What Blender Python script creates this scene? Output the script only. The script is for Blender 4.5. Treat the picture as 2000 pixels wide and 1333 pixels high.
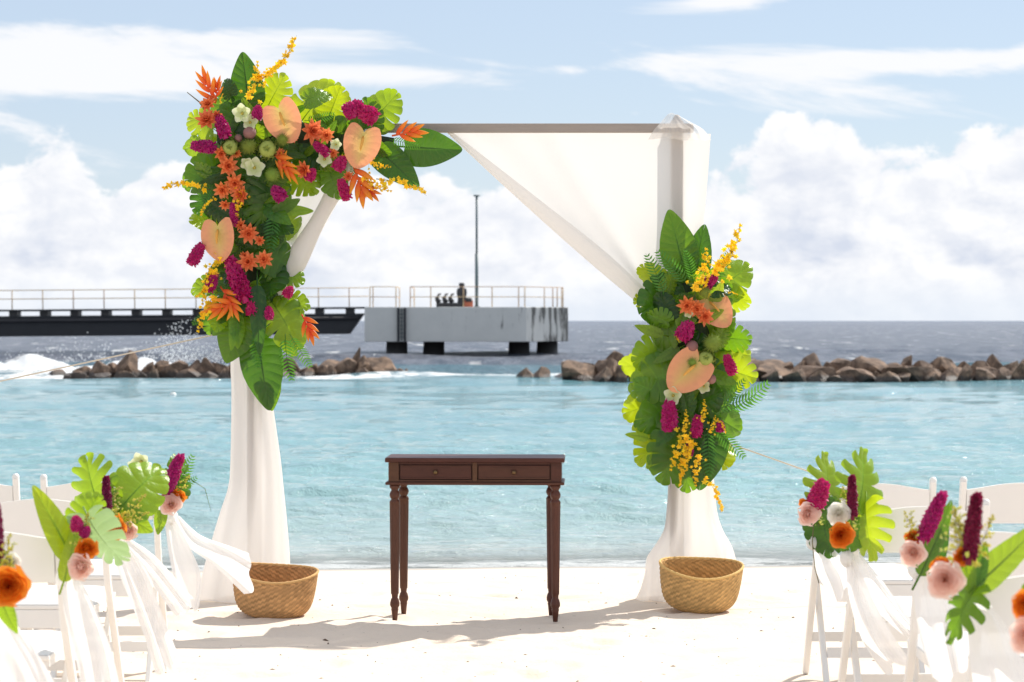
import bpy, math, random
import numpy as np
from mathutils import Vector, Matrix

# ------------------------------------------------------------------ camera, world, sun, exposure
for o in list(bpy.data.objects):
    bpy.data.objects.remove(o, do_unlink=True)
sc = bpy.context.scene
COL = sc.collection
F = 4722.0            # focal length in pixels of the 2000 px wide photograph (85 mm on full frame)
CAMH = 1.467          # eye height above the dry sand
SEA = -0.25           # sea level

cam_d = bpy.data.cameras.new('camera')
cam_d.sensor_width = 36.0
cam_d.lens = F / 2000 * 36
cam_d.clip_start = 0.1
cam_d.clip_end = 60000
cam = bpy.data.objects.new('camera', cam_d)
COL.objects.link(cam)
cam.location = (0, 0, CAMH)
cam.rotation_euler = (math.radians(90) - math.atan(39.5 / F), 0, 0)
cam_d.dof.use_dof = True
cam_d.dof.focus_distance = 12.5
cam_d.dof.aperture_fstop = 6.3
sc.camera = cam

SUN_EL = math.radians(45.5)
SUN_AZ = math.radians(44.0)      # clockwise from +Y (the view direction) towards +X
sd = bpy.data.lights.new('sun', 'SUN')
sd.energy = 3.2
sd.angle = math.radians(0.53)
sd.color = (1.0, 0.95, 0.87)
sun = bpy.data.objects.new('sun', sd)
COL.objects.link(sun)
tosun = Vector((math.sin(SUN_AZ) * math.cos(SUN_EL), math.cos(SUN_AZ) * math.cos(SUN_EL), math.sin(SUN_EL)))
sun.rotation_euler = tosun.to_track_quat('Z', 'Y').to_euler()
sun.location = tosun * 40

sc.view_settings.view_transform = 'Standard'
sc.view_settings.look = 'None'
sc.view_settings.exposure = 0.85
sc.view_settings.gamma = 1.0
sc.view_settings.use_curve_mapping = False
sc.render.engine = 'CYCLES'
sc.render.resolution_x, sc.render.resolution_y = 1024, 682


class NT:
    """small helper to wire shader nodes"""
    def __init__(s, tree):
        s.t = tree
        s.t.nodes.clear()

    def n(s, typ, **kw):
        nd = s.t.nodes.new(typ)
        for k, v in kw.items():
            setattr(nd, k, v)
        return nd

    def put(s, sock, v):
        if isinstance(v, (int, float)):
            sock.default_value = v
        elif isinstance(v, (tuple, list)):
            sock.default_value = v if len(v) != 3 or sock.type == 'VECTOR' else (*v, 1)
        else:
            s.t.links.new(v, sock)

    def m(s, op, a, b=0.0, c=0.0, clamp=False):
        nd = s.n('ShaderNodeMath', operation=op, use_clamp=clamp)
        s.put(nd.inputs[0], a)
        s.put(nd.inputs[1], b)
        s.put(nd.inputs[2], c)
        return nd.outputs[0]

    def mix(s, f, a, b):
        nd = s.n('ShaderNodeMix', data_type='RGBA')
        s.put(nd.inputs[0], f)
        s.put(nd.inputs[6], a)
        s.put(nd.inputs[7], b)
        return nd.outputs[2]

    def noise(s, vec, scale, detail=4, rough=0.5, dist=0.0):
        nd = s.n('ShaderNodeTexNoise')
        if vec is not None:
            s.put(nd.inputs['Vector'], vec)
        s.put(nd.inputs['Scale'], scale)
        s.put(nd.inputs['Detail'], detail)
        s.put(nd.inputs['Roughness'], rough)
        s.put(nd.inputs['Distortion'], dist)
        return nd.outputs[0]

    def comb(s, x, y, z=0.0):
        nd = s.n('ShaderNodeCombineXYZ')
        s.put(nd.inputs[0], x)
        s.put(nd.inputs[1], y)
        s.put(nd.inputs[2], z)
        return nd.outputs[0]

    def sep(s, v):
        nd = s.n('ShaderNodeSeparateXYZ')
        s.put(nd.inputs[0], v)
        return nd.outputs

    def smooth(s, x, lo, hi, a=0.0, b=1.0):
        nd = s.n('ShaderNodeMapRange', interpolation_type='SMOOTHSTEP')
        s.put(nd.inputs[0], x)
        for i, v in enumerate((lo, hi, a, b)):
            s.put(nd.inputs[i + 1], v)
        return nd.outputs[0]

    def ramp(s, x, stops):
        nd = s.n('ShaderNodeValToRGB')
        s.put(nd.inputs[0], x)
        el = nd.color_ramp.elements
        while len(el) < len(stops):
            el.new(0.5)
        for e, (p, c) in zip(el, stops):
            e.position = p
            e.color = (*c, 1)
        return nd.outputs[0]


# ---- sky: Nishita atmosphere with a cumulus bank along the horizon and thin high streaks
world = bpy.data.worlds.new('World')
sc.world = world
world.use_nodes = True
w = NT(world.node_tree)
sky = w.n('ShaderNodeTexSky', sky_type='NISHITA')
sky.sun_disc = False
sky.sun_elevation = SUN_EL
sky.sun_rotation = SUN_AZ
sky.altitude = 0
sky.air_density = 1.0
sky.dust_density = 0.2
sky.ozone_density = 1.0
dirv = w.n('ShaderNodeTexCoord').outputs['Generated']
nrm = w.n('ShaderNodeVectorMath', operation='NORMALIZE')
w.put(nrm.inputs[0], dirv)
dx, dy, dz = w.sep(nrm.outputs[0])
az = w.m('ARCTAN2', dx, dy)
el = w.m('ARCSINE', dz)


def cloud_fbm(a, e):
    """billowy field sampled in azimuth / elevation"""
    v = w.comb(w.m('MULTIPLY', a, 1.0), w.m('MULTIPLY', e, 1.35), 0.37)
    big = w.noise(v, 17.0, 2, 0.5)
    fine = w.noise(v, 52.0, 7, 0.56, 0.25)
    return w.m('ADD', w.m('MULTIPLY', big, 0.45), w.m('MULTIPLY', fine, 0.55))


prof = [(-150, 330), (0, 300), (60, 280), (140, 272), (200, 335), (260, 355), (350, 340), (450, 320), (560, 325),
        (700, 330), (800, 338), (900, 345), (1000, 375), (1100, 395), (1200, 385), (1300, 372), (1370, 352), (1465, 345),
        (1500, 285), (1570, 245), (1650, 275), (1735, 325), (1790, 318), (1880, 275), (1960, 228), (2010, 240), (2150, 300)]
fc = w.n('ShaderNodeFloatCurve')
w.put(fc.inputs['Value'], w.m('MULTIPLY_ADD', az, 2.0, 0.5))
cv = fc.mapping.curves[0]
pts = [(0.5 + 2 * (x - 1000) / F, (627 - y) / F * 8) for x, y in prof]
cv.points[0].location = pts[0]
cv.points[1].location = pts[-1]
for p in pts[1:-1]:
    cv.points.new(*p)
fc.mapping.update()
top = w.m('DIVIDE', fc.outputs[0], 8.0)
f0 = cloud_fbm(az, el)
f1 = cloud_fbm(w.m('ADD', az, 0.0045), w.m('ADD', el, 0.0045))
edge = w.m('SUBTRACT', w.m('MULTIPLY_ADD', w.m('SUBTRACT', f0, 0.5), 0.085, top), el)
cum = w.smooth(edge, -0.0022, 0.0045)
lit = w.m('MULTIPLY_ADD', w.m('SUBTRACT', f0, f1), 6.0, 0.60, clamp=True)          # side turned to the sun
deep = w.smooth(edge, 0.0, 0.05)                                                    # thick lower part of the bank
patch = w.smooth(w.noise(w.comb(az, w.m('MULTIPLY', el, 2.6), 1.7), 14.0, 5, 0.55), 0.42, 0.66)
shade = w.m('MULTIPLY', deep, w.m('MULTIPLY', patch, 0.75))
shade = w.m('ADD', shade, w.m('MULTIPLY', w.m('SUBTRACT', 1.0, lit), 0.5), clamp=True)
ccol = w.mix(shade, (5.75, 5.75, 5.8), (3.85, 4.15, 4.8))
hz = w.smooth(el, 0.0, 0.024, 1.0, 0.0)
ccol = w.mix(w.m('MULTIPLY', hz, 0.75), ccol, (4.5, 4.85, 5.35))
# high streaks
sv = w.comb(w.m('MULTIPLY', az, 0.22), w.m('MULTIPLY_ADD', az, 0.10, el), 4.1)
st = w.noise(sv, 34.0, 7, 0.6, 0.4)


def blob(a0, e0, sa, se):
    ga = w.m('POWER', w.m('DIVIDE', w.m('SUBTRACT', az, a0), sa), 2.0)
    ge = w.m('POWER', w.m('DIVIDE', w.m('SUBTRACT', el, e0), se), 2.0)
    return w.m('EXPONENT', w.m('MULTIPLY', w.m('ADD', ga, ge), -1.0))


bo = w.m('MULTIPLY', blob(-0.19, 0.104, 0.10, 0.016), 0.26)
for b, k in (((-0.06, 0.1185, 0.07, 0.004), 0.17), ((-0.045, 0.101, 0.055, 0.006), 0.20), ((0.185, 0.106, 0.07, 0.0065), 0.27),
             ((0.03, 0.1035, 0.02, 0.003), 0.16), ((0.085, 0.131, 0.03, 0.004), 0.16), ((0.05, 0.085, 0.006, 0.004), 0.2)):
    bo = w.m('ADD', bo, w.m('MULTIPLY', blob(*b), k))
stm = w.smooth(w.m('ADD', st, bo), 0.58, 0.74)
stm = w.m('MULTIPLY', stm, w.smooth(el, 0.03, 0.07))
SK = w.n('ShaderNodeVectorMath', operation='SCALE')
w.put(SK.inputs[0], sky.outputs[0])
SK.inputs[3].default_value = 0.62
veil = w.mix(0.62, SK.outputs[0], (3.45, 4.05, 5.1))          # thin high haze over the whole sky
skyc = w.mix(w.m('MULTIPLY', stm, 0.9), veil, (5.6, 5.6, 5.7))
# unseen broken cloud added overhead and behind the viewer to lift the ambient light
den = w.m('ADD', w.m('ABSOLUTE', dz), 0.18)
hi = w.noise(w.comb(w.m('DIVIDE', dx, den), w.m('DIVIDE', dy, den), 2.2), 1.6, 6, 0.6, 0.3)
him = w.m('MULTIPLY', w.smooth(hi, 0.44, 0.60), w.smooth(el, 0.16, 0.40))
skyc = w.mix(w.m('MULTIPLY', him, 0.92), skyc, (6.0, 5.85, 5.7))
skyc = w.mix(cum, skyc, ccol)
bg = w.n('ShaderNodeBackground')
w.put(bg.inputs[0], skyc)
bg.inputs[1].default_value = 0.1
wo = w.n('ShaderNodeOutputWorld')
w.put(wo.inputs[0], bg.outputs[0])

# ------------------------------------------------------------------ helpers
RNG = random.Random(7)


def W(px, py, D):
    """photo pixel + distance along the view axis -> point in metres"""
    return Vector(((px - 1000) / F * D, D, CAMH - (py - 627) / F * D))


def mat(name, col, rough=0.5, var=0.0, vscale=8.0, bump=0.0, bscale=40.0, transl=0.0, tcol=None, spec=0.5, metal=0.0,
        alpha=1.0, attr=False, coat=0.0, stretch=None, vein=False):
    m = bpy.data.materials.new(name)
    m.use_nodes = True
    t = NT(m.node_tree)
    p = t.n('ShaderNodeBsdfPrincipled')
    co = t.n('ShaderNodeTexCoord').outputs['Object']
    if stretch:
        mp = t.n('ShaderNodeMapping')
        t.put(mp.inputs['Vector'], co)
        mp.inputs['Scale'].default_value = stretch
        co = mp.outputs[0]
    if attr:
        at = t.n('ShaderNodeAttribute', attribute_name='Col')
        c = at.outputs['Color']
    else:
        rgb = t.n('ShaderNodeRGB')
        rgb.outputs[0].default_value = (*col, 1)
        c = rgb.outputs[0]
    if vein:
        at = t.n('ShaderNodeAttribute', attribute_name='Col')
        mx = t.n('ShaderNodeMix', data_type='RGBA', blend_type='MULTIPLY')
        mx.inputs[0].default_value = 1.0
        t.put(mx.inputs[6], c)
        t.put(mx.inputs[7], at.outputs['Color'])
        c = mx.outputs[2]
    if var > 0:
        nz = t.noise(co, vscale, 5, 0.6)
        oi = t.n('ShaderNodeObjectInfo').outputs['Random']
        val = t.m('ADD', t.m('MULTIPLY_ADD', nz, 2 * var, 1 - var), t.m('MULTIPLY_ADD', oi, var, -var / 2))
        hs = t.n('ShaderNodeHueSaturation')
        t.put(hs.inputs['Value'], val)
        t.put(hs.inputs['Hue'], t.m('MULTIPLY_ADD', oi, 0.03 * min(1, var * 4), 0.5 - 0.015 * min(1, var * 4)))
        t.put(hs.inputs['Color'], c)
        c = hs.outputs[0]
    t.put(p.inputs['Base Color'], c)
    p.inputs['Roughness'].default_value = rough
    p.inputs['Metallic'].default_value = metal
    p.inputs['Specular IOR Level'].default_value = spec
    p.inputs['Coat Weight'].default_value = coat
    if bump > 0:
        b = t.n('ShaderNodeBump')
        b.inputs['Strength'].default_value = bump
        b.inputs['Distance'].default_value = 0.01
        t.put(b.inputs['Height'], t.noise(co, bscale, 6, 0.6))
        t.put(p.inputs['Normal'], b.outputs[0])
    out = p.outputs[0]
    if transl > 0:
        tr = t.n('ShaderNodeBsdfTranslucent')
        if tcol:
            tr.inputs[0].default_value = (*tcol, 1)
        else:
            t.put(tr.inputs[0], c)
        ms = t.n('ShaderNodeMixShader')
        ms.inputs[0].default_value = transl
        t.put(ms.inputs[1], out)
        t.put(ms.inputs[2], tr.outputs[0])
        out = ms.outputs[0]
    if alpha < 1:
        tp = t.n('ShaderNodeBsdfTransparent')
        ms = t.n('ShaderNodeMixShader')
        ms.inputs[0].default_value = 1 - alpha
        t.put(ms.inputs[1], out)
        t.put(ms.inputs[2], tp.outputs[0])
        out = ms.outputs[0]
    o = t.n('ShaderNodeOutputMaterial')
    t.put(o.inputs[0], out)
    return m


class MB:
    """collects vertices, faces and vertex colours, then links them as one mesh"""
    def __init__(s):
        s.v, s.f, s.c = [], [], []

    def add(s, verts, faces, col=None):
        k = len(s.v)
        s.v += [tuple(v) for v in verts]
        s.f += [tuple(i + k for i in f) for f in faces]
        if col is not None:
            s.c += list(col) if isinstance(col, list) else [col] * len(verts)
        return s

    def grid(s, P, col=None, close=False):
        """P[i][j] -> points"""
        n, m = len(P), len(P[0])
        V = [p for r in P for p in r]
        fs = []
        for i in range(n - 1):
            for j in range(m if close else m - 1):
                fs.append((i * m + j, i * m + (j + 1) % m, (i + 1) * m + (j + 1) % m, (i + 1) * m + j))
        return s.add(V, fs, col)

    def box(s, x0, x1, y0, y1, z0, z1, M=None):
        V = [Vector((x, y, z)) for z in (z0, z1) for y in (y0, y1) for x in (x0, x1)]
        if M is not None:
            V = [M @ v for v in V]
        return s.add(V, [(0, 2, 3, 1), (4, 5, 7, 6), (0, 1, 5, 4), (2, 6, 7, 3), (0, 4, 6, 2), (1, 3, 7, 5)])

    def tube(s, pts, r, n=8, col=None, cap=True):
        pts = [Vector(p) for p in pts]
        rs = r if isinstance(r, (list, tuple)) else [r] * len(pts)
        P = []
        for i, p in enumerate(pts):
            d = (pts[min(i + 1, len(pts) - 1)] - pts[max(i - 1, 0)]).normalized()
            a = Vector((0, 0, 1)) if abs(d.z) < 0.9 else Vector((1, 0, 0))
            u = d.cross(a).normalized()
            v = d.cross(u)
            P.append([p + (u * math.cos(2 * math.pi * k / n) + v * math.sin(2 * math.pi * k / n)) * rs[i] for k in range(n)])
        k0 = len(s.v)
        s.grid(P, col, close=True)
        if cap:
            s.f.append(tuple(k0 + k for k in range(n))[::-1])
            s.f.append(tuple(k0 + (len(pts) - 1) * n + k for k in range(n)))
        return s

    def lathe(s, prof, n=24, col=None, rad=None):
        P = []
        for i, (r, z) in enumerate(prof):
            P.append([(r * (rad(2 * math.pi * k / n, z) if rad else 1) * math.cos(2 * math.pi * k / n),
                       r * (rad(2 * math.pi * k / n, z) if rad else 1) * math.sin(2 * math.pi * k / n), z) for k in range(n)])
        return s.grid(P, col, close=True)

    def mesh(s, name, material=None, smooth=True):
        me = bpy.data.meshes.new(name)
        me.from_pydata(s.v, [], s.f)
        if smooth:
            me.polygons.foreach_set('use_smooth', [True] * len(me.polygons))
        if s.c:
            ca = me.color_attributes.new('Col', 'FLOAT_COLOR', 'POINT')
            ca.data.foreach_set('color', [x for c in s.c for x in (*c, 1.0)])
        if material:
            me.materials.append(material)
        me.update()
        return me

    def build(s, name, material, parent=None, smooth=True):
        return link(s.mesh(name, material, smooth), name, parent)


def link(me, name, parent=None, M=None):
    o = bpy.data.objects.new(name, me)
    COL.objects.link(o)
    if parent is not None:
        o.parent = parent
        o.matrix_parent_inverse = Matrix.Identity(4)
    if M is not None:
        o.matrix_local = M
    return o


def tag(o, label=None, cat=None, group=None, kind=None):
    for k, v in (('label', label), ('category', cat), ('group', group), ('kind', kind)):
        if v:
            o[k] = v
    return o


def thing(name, loc, label, cat, group=None, rz=0.0):
    e = bpy.data.objects.new(name, None)
    COL.objects.link(e)
    e.empty_display_size = 0.1
    e.location = loc
    e.rotation_euler = (0, 0, rz)
    e['world'] = 0
    del e['world']
    return tag(e, label, cat, group)


def bevel(o, wd=0.004, seg=2):
    b = o.modifiers.new('bevel', 'BEVEL')
    b.width = wd
    b.segments = seg
    b.limit_method = 'ANGLE'
    return o


def shade_auto(me, deg=35):
    me.polygons.foreach_set('use_smooth', [True] * len(me.polygons))
    try:
        me.set_sharp_from_angle(angle=math.radians(deg))
    except Exception:
        pass


def interp(pts, t):
    """Catmull-Rom through a list of vectors, t in 0..1"""
    n = len(pts) - 1
    x = min(max(t, 0), 1) * n
    i = min(int(x), n - 1)
    u = x - i
    p0, p1, p2, p3 = pts[max(i - 1, 0)], pts[i], pts[i + 1], pts[min(i + 2, n)]
    return 0.5 * ((2 * p1) + (p2 - p0) * u + (2 * p0 - 5 * p1 + 4 * p2 - p3) * u * u + (3 * p1 - p0 - 3 * p2 + p3) * u ** 3)


# ------------------------------------------------------------------ materials
M_wood = mat('mahogany', (0.082, 0.031, 0.018), 0.42, spec=0.25, var=0.35, vscale=5, bump=0.12, bscale=30, stretch=(2, 14, 14))
M_woodleg = mat('mahogany_turned', (0.088, 0.031, 0.018), 0.42, spec=0.3, var=0.35, vscale=6, bump=0.1, bscale=30, stretch=(12, 12, 1.5))
M_brass = mat('aged_brass', (0.16, 0.10, 0.05), 0.38, metal=0.9, var=0.1)
M_white = mat('white_chair_paint', (0.80, 0.78, 0.75), 0.38, var=0.03, vscale=12, bump=0.03, bscale=60)
M_cushion = mat('white_vinyl', (0.82, 0.81, 0.79), 0.45, var=0.03)
M_sheer = mat('white_voile', (0.88, 0.865, 0.84), 0.9, transl=0.5, tcol=(0.78, 0.755, 0.73), alpha=0.94, spec=0.1, bump=0.15, bscale=25)
M_tulle = mat('white_tulle', (0.86, 0.85, 0.84), 0.9, transl=0.5, tcol=(0.92, 0.91, 0.90), alpha=0.9, spec=0.1, bump=0.3, bscale=14)
M_net = mat('sheer_net', (0.86, 0.85, 0.83), 0.9, transl=0.55, tcol=(0.88, 0.86, 0.83), alpha=0.55, spec=0.1)
M_beam = mat('weathered_taupe_wood', (0.30, 0.26, 0.235), 0.7, var=0.15, vscale=6, bump=0.2, bscale=30, stretch=(1, 10, 10))
M_seagrass = mat('woven_seagrass', (0.63, 0.385, 0.16), 0.8, spec=0.2, vein=True, var=0.2, vscale=38, bump=0.5, bscale=120)
M_rope = mat('cream_rope', (0.62, 0.55, 0.45), 0.9)
M_iron = mat('dark_iron', (0.035, 0.035, 0.04), 0.6, var=0.25, bump=0.2)
M_galv = mat('grey_green_pole_paint', (0.12, 0.17, 0.18), 0.5, var=0.15)
M_rail = mat('rusty_cream_rail_paint', (0.58, 0.40, 0.24), 0.6, var=0.25, vscale=3)
M_black = mat('black_rubber', (0.022, 0.023, 0.028), 0.65, var=0.3, vscale=2, bump=0.3, bscale=6)
M_pile = mat('dark_wet_concrete', (0.055, 0.05, 0.048), 0.5, var=0.4, vscale=2, bump=0.4, bscale=8)
M_orange_plastic = mat('faded_orange_red_paint', (0.50, 0.13, 0.07), 0.5, var=0.2)
M_buoy = mat('white_buoy_plastic', (0.8, 0.8, 0.78), 0.35, var=0.05)
M_debris = mat('dry_seaweed_bits', (0.16, 0.11, 0.07), 0.9, var=0.4)

LEAF = {}
for nm, c, tc in (('dark', (0.020, 0.066, 0.012), (0.10, 0.27, 0.008)),
                  ('mid', (0.040, 0.115, 0.012), (0.26, 0.50, 0.012)),
                  ('light', (0.09, 0.19, 0.016), (0.46, 0.66, 0.015)),
                  ('lime', (0.17, 0.28, 0.02), (0.66, 0.78, 0.015)),
                  ('fern', (0.05, 0.19, 0.025), (0.16, 0.46, 0.02)),
                  ('pale', (0.22, 0.34, 0.16), (0.35, 0.5, 0.2))):
    LEAF[nm] = mat('leaf_' + nm, c, 0.26, var=0.25, vscale=2.5, bump=0.5, bscale=7.0, transl=0.40, tcol=tc, spec=0.5, vein=True)
M_spathe = mat('peach_spathe', (1, 1, 1), 0.22, attr=True, var=0.08, vscale=5, bump=0.45, bscale=7, transl=0.32)
M_spadix = mat('yellow_spadix', (0.72, 0.36, 0.06), 0.5, bump=0.5, bscale=60)
M_petalA = mat('petal_by_colour', (1, 1, 1), 0.5, attr=True, var=0.10, vscale=4, transl=0.35)
M_mag = mat('magenta_florets', (0.50, 0.014, 0.16), 0.45, var=0.3, vscale=10, transl=0.25, tcol=(0.6, 0.02, 0.18))
M_burg = mat('burgundy_florets', (0.20, 0.006, 0.05), 0.5, var=0.3, vscale=10, transl=0.2, tcol=(0.4, 0.01, 0.1))
M_yel = mat('yellow_florets', (0.75, 0.42, 0.012), 0.5, var=0.15, transl=0.4, tcol=(0.85, 0.55, 0.02))
M_lemon = mat('lemon_filler', (0.62, 0.60, 0.10), 0.6, var=0.2, transl=0.35, tcol=(0.7, 0.72, 0.12))
M_stem = mat('brown_green_stem', (0.12, 0.10, 0.04), 0.7, var=0.2)
M_arti = mat('artichoke_green', (0.34, 0.42, 0.10), 0.6, spec=0.2, var=0.2, transl=0.1)
M_thistle = mat('thistle_green', (0.30, 0.40, 0.07), 0.6, spec=0.2, var=0.25, transl=0.25)
M_fig = mat('dusty_mauve_pod', (0.26, 0.12, 0.11), 0.6, var=0.2, bump=0.4, bscale=30)
M_orose = mat('orange_rose', (0.72, 0.18, 0.015), 0.5, var=0.15, transl=0.35, tcol=(0.9, 0.32, 0.03))
M_prose = mat('blush_rose', (0.92, 0.70, 0.63), 0.55, var=0.06, transl=0.5, tcol=(0.92, 0.70, 0.62))
M_wpet = mat('white_petals', (0.88, 0.86, 0.80), 0.55, var=0.05, transl=0.5)
M_moss = mat('dark_moss', (0.016, 0.035, 0.012), 0.9, var=0.3, bump=0.6, bscale=20)

# ------------------------------------------------------------------ ground: beach and sea bed
def nz2(x, y, seed, oct=4, base=1.0):
    """cheap smooth value noise (numpy)"""
    tot = np.zeros_like(x, dtype=float)
    amp = 1.0
    for o in range(oct):
        fx, fy = x * base * 2 ** o + seed * 17.3 + o * 31.7, y * base * 2 ** o + seed * 9.1 + o * 11.9
        ix, iy = np.floor(fx), np.floor(fy)
        ux, uy = fx - ix, fy - iy
        ux, uy = ux * ux * (3 - 2 * ux), uy * uy * (3 - 2 * uy)
        h = lambda a, b: np.modf(np.abs(np.sin(a * 127.1 + b * 311.7) * 43758.5453))[0]
        tot += amp * ((h(ix, iy) * (1 - ux) + h(ix + 1, iy) * ux) * (1 - uy) + (h(ix, iy + 1) * (1 - ux) + h(ix + 1, iy + 1) * ux) * uy - 0.5)
        amp *= 0.5
    return tot


_pr = random.Random(77)
PRINTS = [(_pr.uniform(-3.6, 3.6), _pr.uniform(8.5, 15.0), _pr.uniform(0, 3.14), _pr.uniform(0.006, 0.018)) for _ in range(330)]


def beach_z(x, y):
    sl = y - (0.055 * x) + 0.5 * nz2(x, y * 0, 8, 3, 0.45)      # the waterline runs slightly oblique
    z = np.interp(sl, [-50, 13.2, 14.5, 16.9, 20, 30, 60], [0.0, 0.0, -0.045, -0.245, -0.55, -1.6, -3.0])
    dry = np.clip((16.5 - sl) / 3, 0, 1)
    z = z + dry * (0.020 * nz2(x, y, 3, 3, 0.9) + 0.012 * nz2(x, y, 5, 3, 3.1))
    for fx, fy, fa, fd in PRINTS:
        m_ = (np.abs(x - fx) < 0.4) & (np.abs(y - fy) < 0.4)
        if m_.any():
            ux, uy = x[m_] - fx, y[m_] - fy
            c_, s_ = math.cos(fa), math.sin(fa)
            q = ((ux * c_ + uy * s_) / 0.13) ** 2 + ((-ux * s_ + uy * c_) / 0.06) ** 2
            z[m_] += fd * (-np.exp(-q) + 0.55 * np.exp(-(np.sqrt(q) - 1.5) ** 2 * 4))
    return z


def sheet(xs, ys, fz):
    X, Y = np.meshgrid(xs, ys)
    Z = fz(X, Y)
    V = np.stack([X, Y, Z], -1).reshape(-1, 3)
    n, m = len(ys), len(xs)
    i = np.arange((n - 1) * m).reshape(n - 1, m)[:, :-1].ravel()
    Fc = np.stack([i, i + 1, i + m + 1, i + m], 1)
    me = bpy.data.meshes.new('sheet')
    me.from_pydata(V.tolist(), [], Fc.tolist())
    me.polygons.foreach_set('use_smooth', [True] * len(me.polygons))
    return me


def make_sand():
    m = bpy.data.materials.new('coral_sand')
    m.use_nodes = True
    t = NT(m.node_tree)
    co = t.n('ShaderNodeTexCoord').outputs['Object']
    x, y, z = t.sep(co)
    n1 = t.noise(co, 1.6, 6, 0.6)
    n2 = t.noise(co, 55.0, 4, 0.7)
    c = t.mix(n1, (0.70, 0.585, 0.475), (0.76, 0.66, 0.56))
    c = t.mix(t.smooth(n2, 0.60, 0.74), c, (0.50, 0.42, 0.34))
    sp = t.smooth(t.noise(co, 21.0, 2, 0.5), 0.72, 0.76)
    c = t.mix(t.m('MULTIPLY', sp, 0.55), c, (0.22, 0.17, 0.13))
    wet = t.smooth(z, -0.17, -0.22)
    c = t.mix(wet, c, (0.42, 0.37, 0.31))
    p = t.n('ShaderNodeBsdfPrincipled')
    t.put(p.inputs['Base Color'], c)
    t.put(p.inputs['Roughness'], t.m('MULTIPLY_ADD', wet, -0.6, 0.92))
    p.inputs['Specular IOR Level'].default_value = 0.25
    b = t.n('ShaderNodeBump')
    b.inputs['Strength'].default_value = 0.55
    b.inputs['Distance'].default_value = 0.02
    t.put(b.inputs['Height'], t.m('ADD', t.noise(co, 9.0, 8, 0.65), t.m('MULTIPLY', n2, 0.12)))
    t.put(p.inputs['Normal'], b.outputs[0])
    o = t.n('ShaderNodeOutputMaterial')
    t.put(o.inputs[0], p.outputs[0])
    return m


def spread(a, b, fine0, fine1, step, coarse):
    s = [fine0]
    while s[-1] < fine1:
        s.append(s[-1] + step)
    st = step
    while s[-1] < b:
        st = min(st * 1.25, coarse)
        s.append(s[-1] + st)
    st = step
    while s[0] > a:
        st = min(st * 1.25, coarse)
        s.insert(0, s[0] - st)
    return np.array(s)


me = sheet(spread(-150, 150, -4.2, 4.2, 0.035, 12), spread(-40, 90, 7.0, 17.5, 0.035, 8), beach_z)
me.materials.append(make_sand())
tag(link(me, 'beach'), kind='structure')

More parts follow.
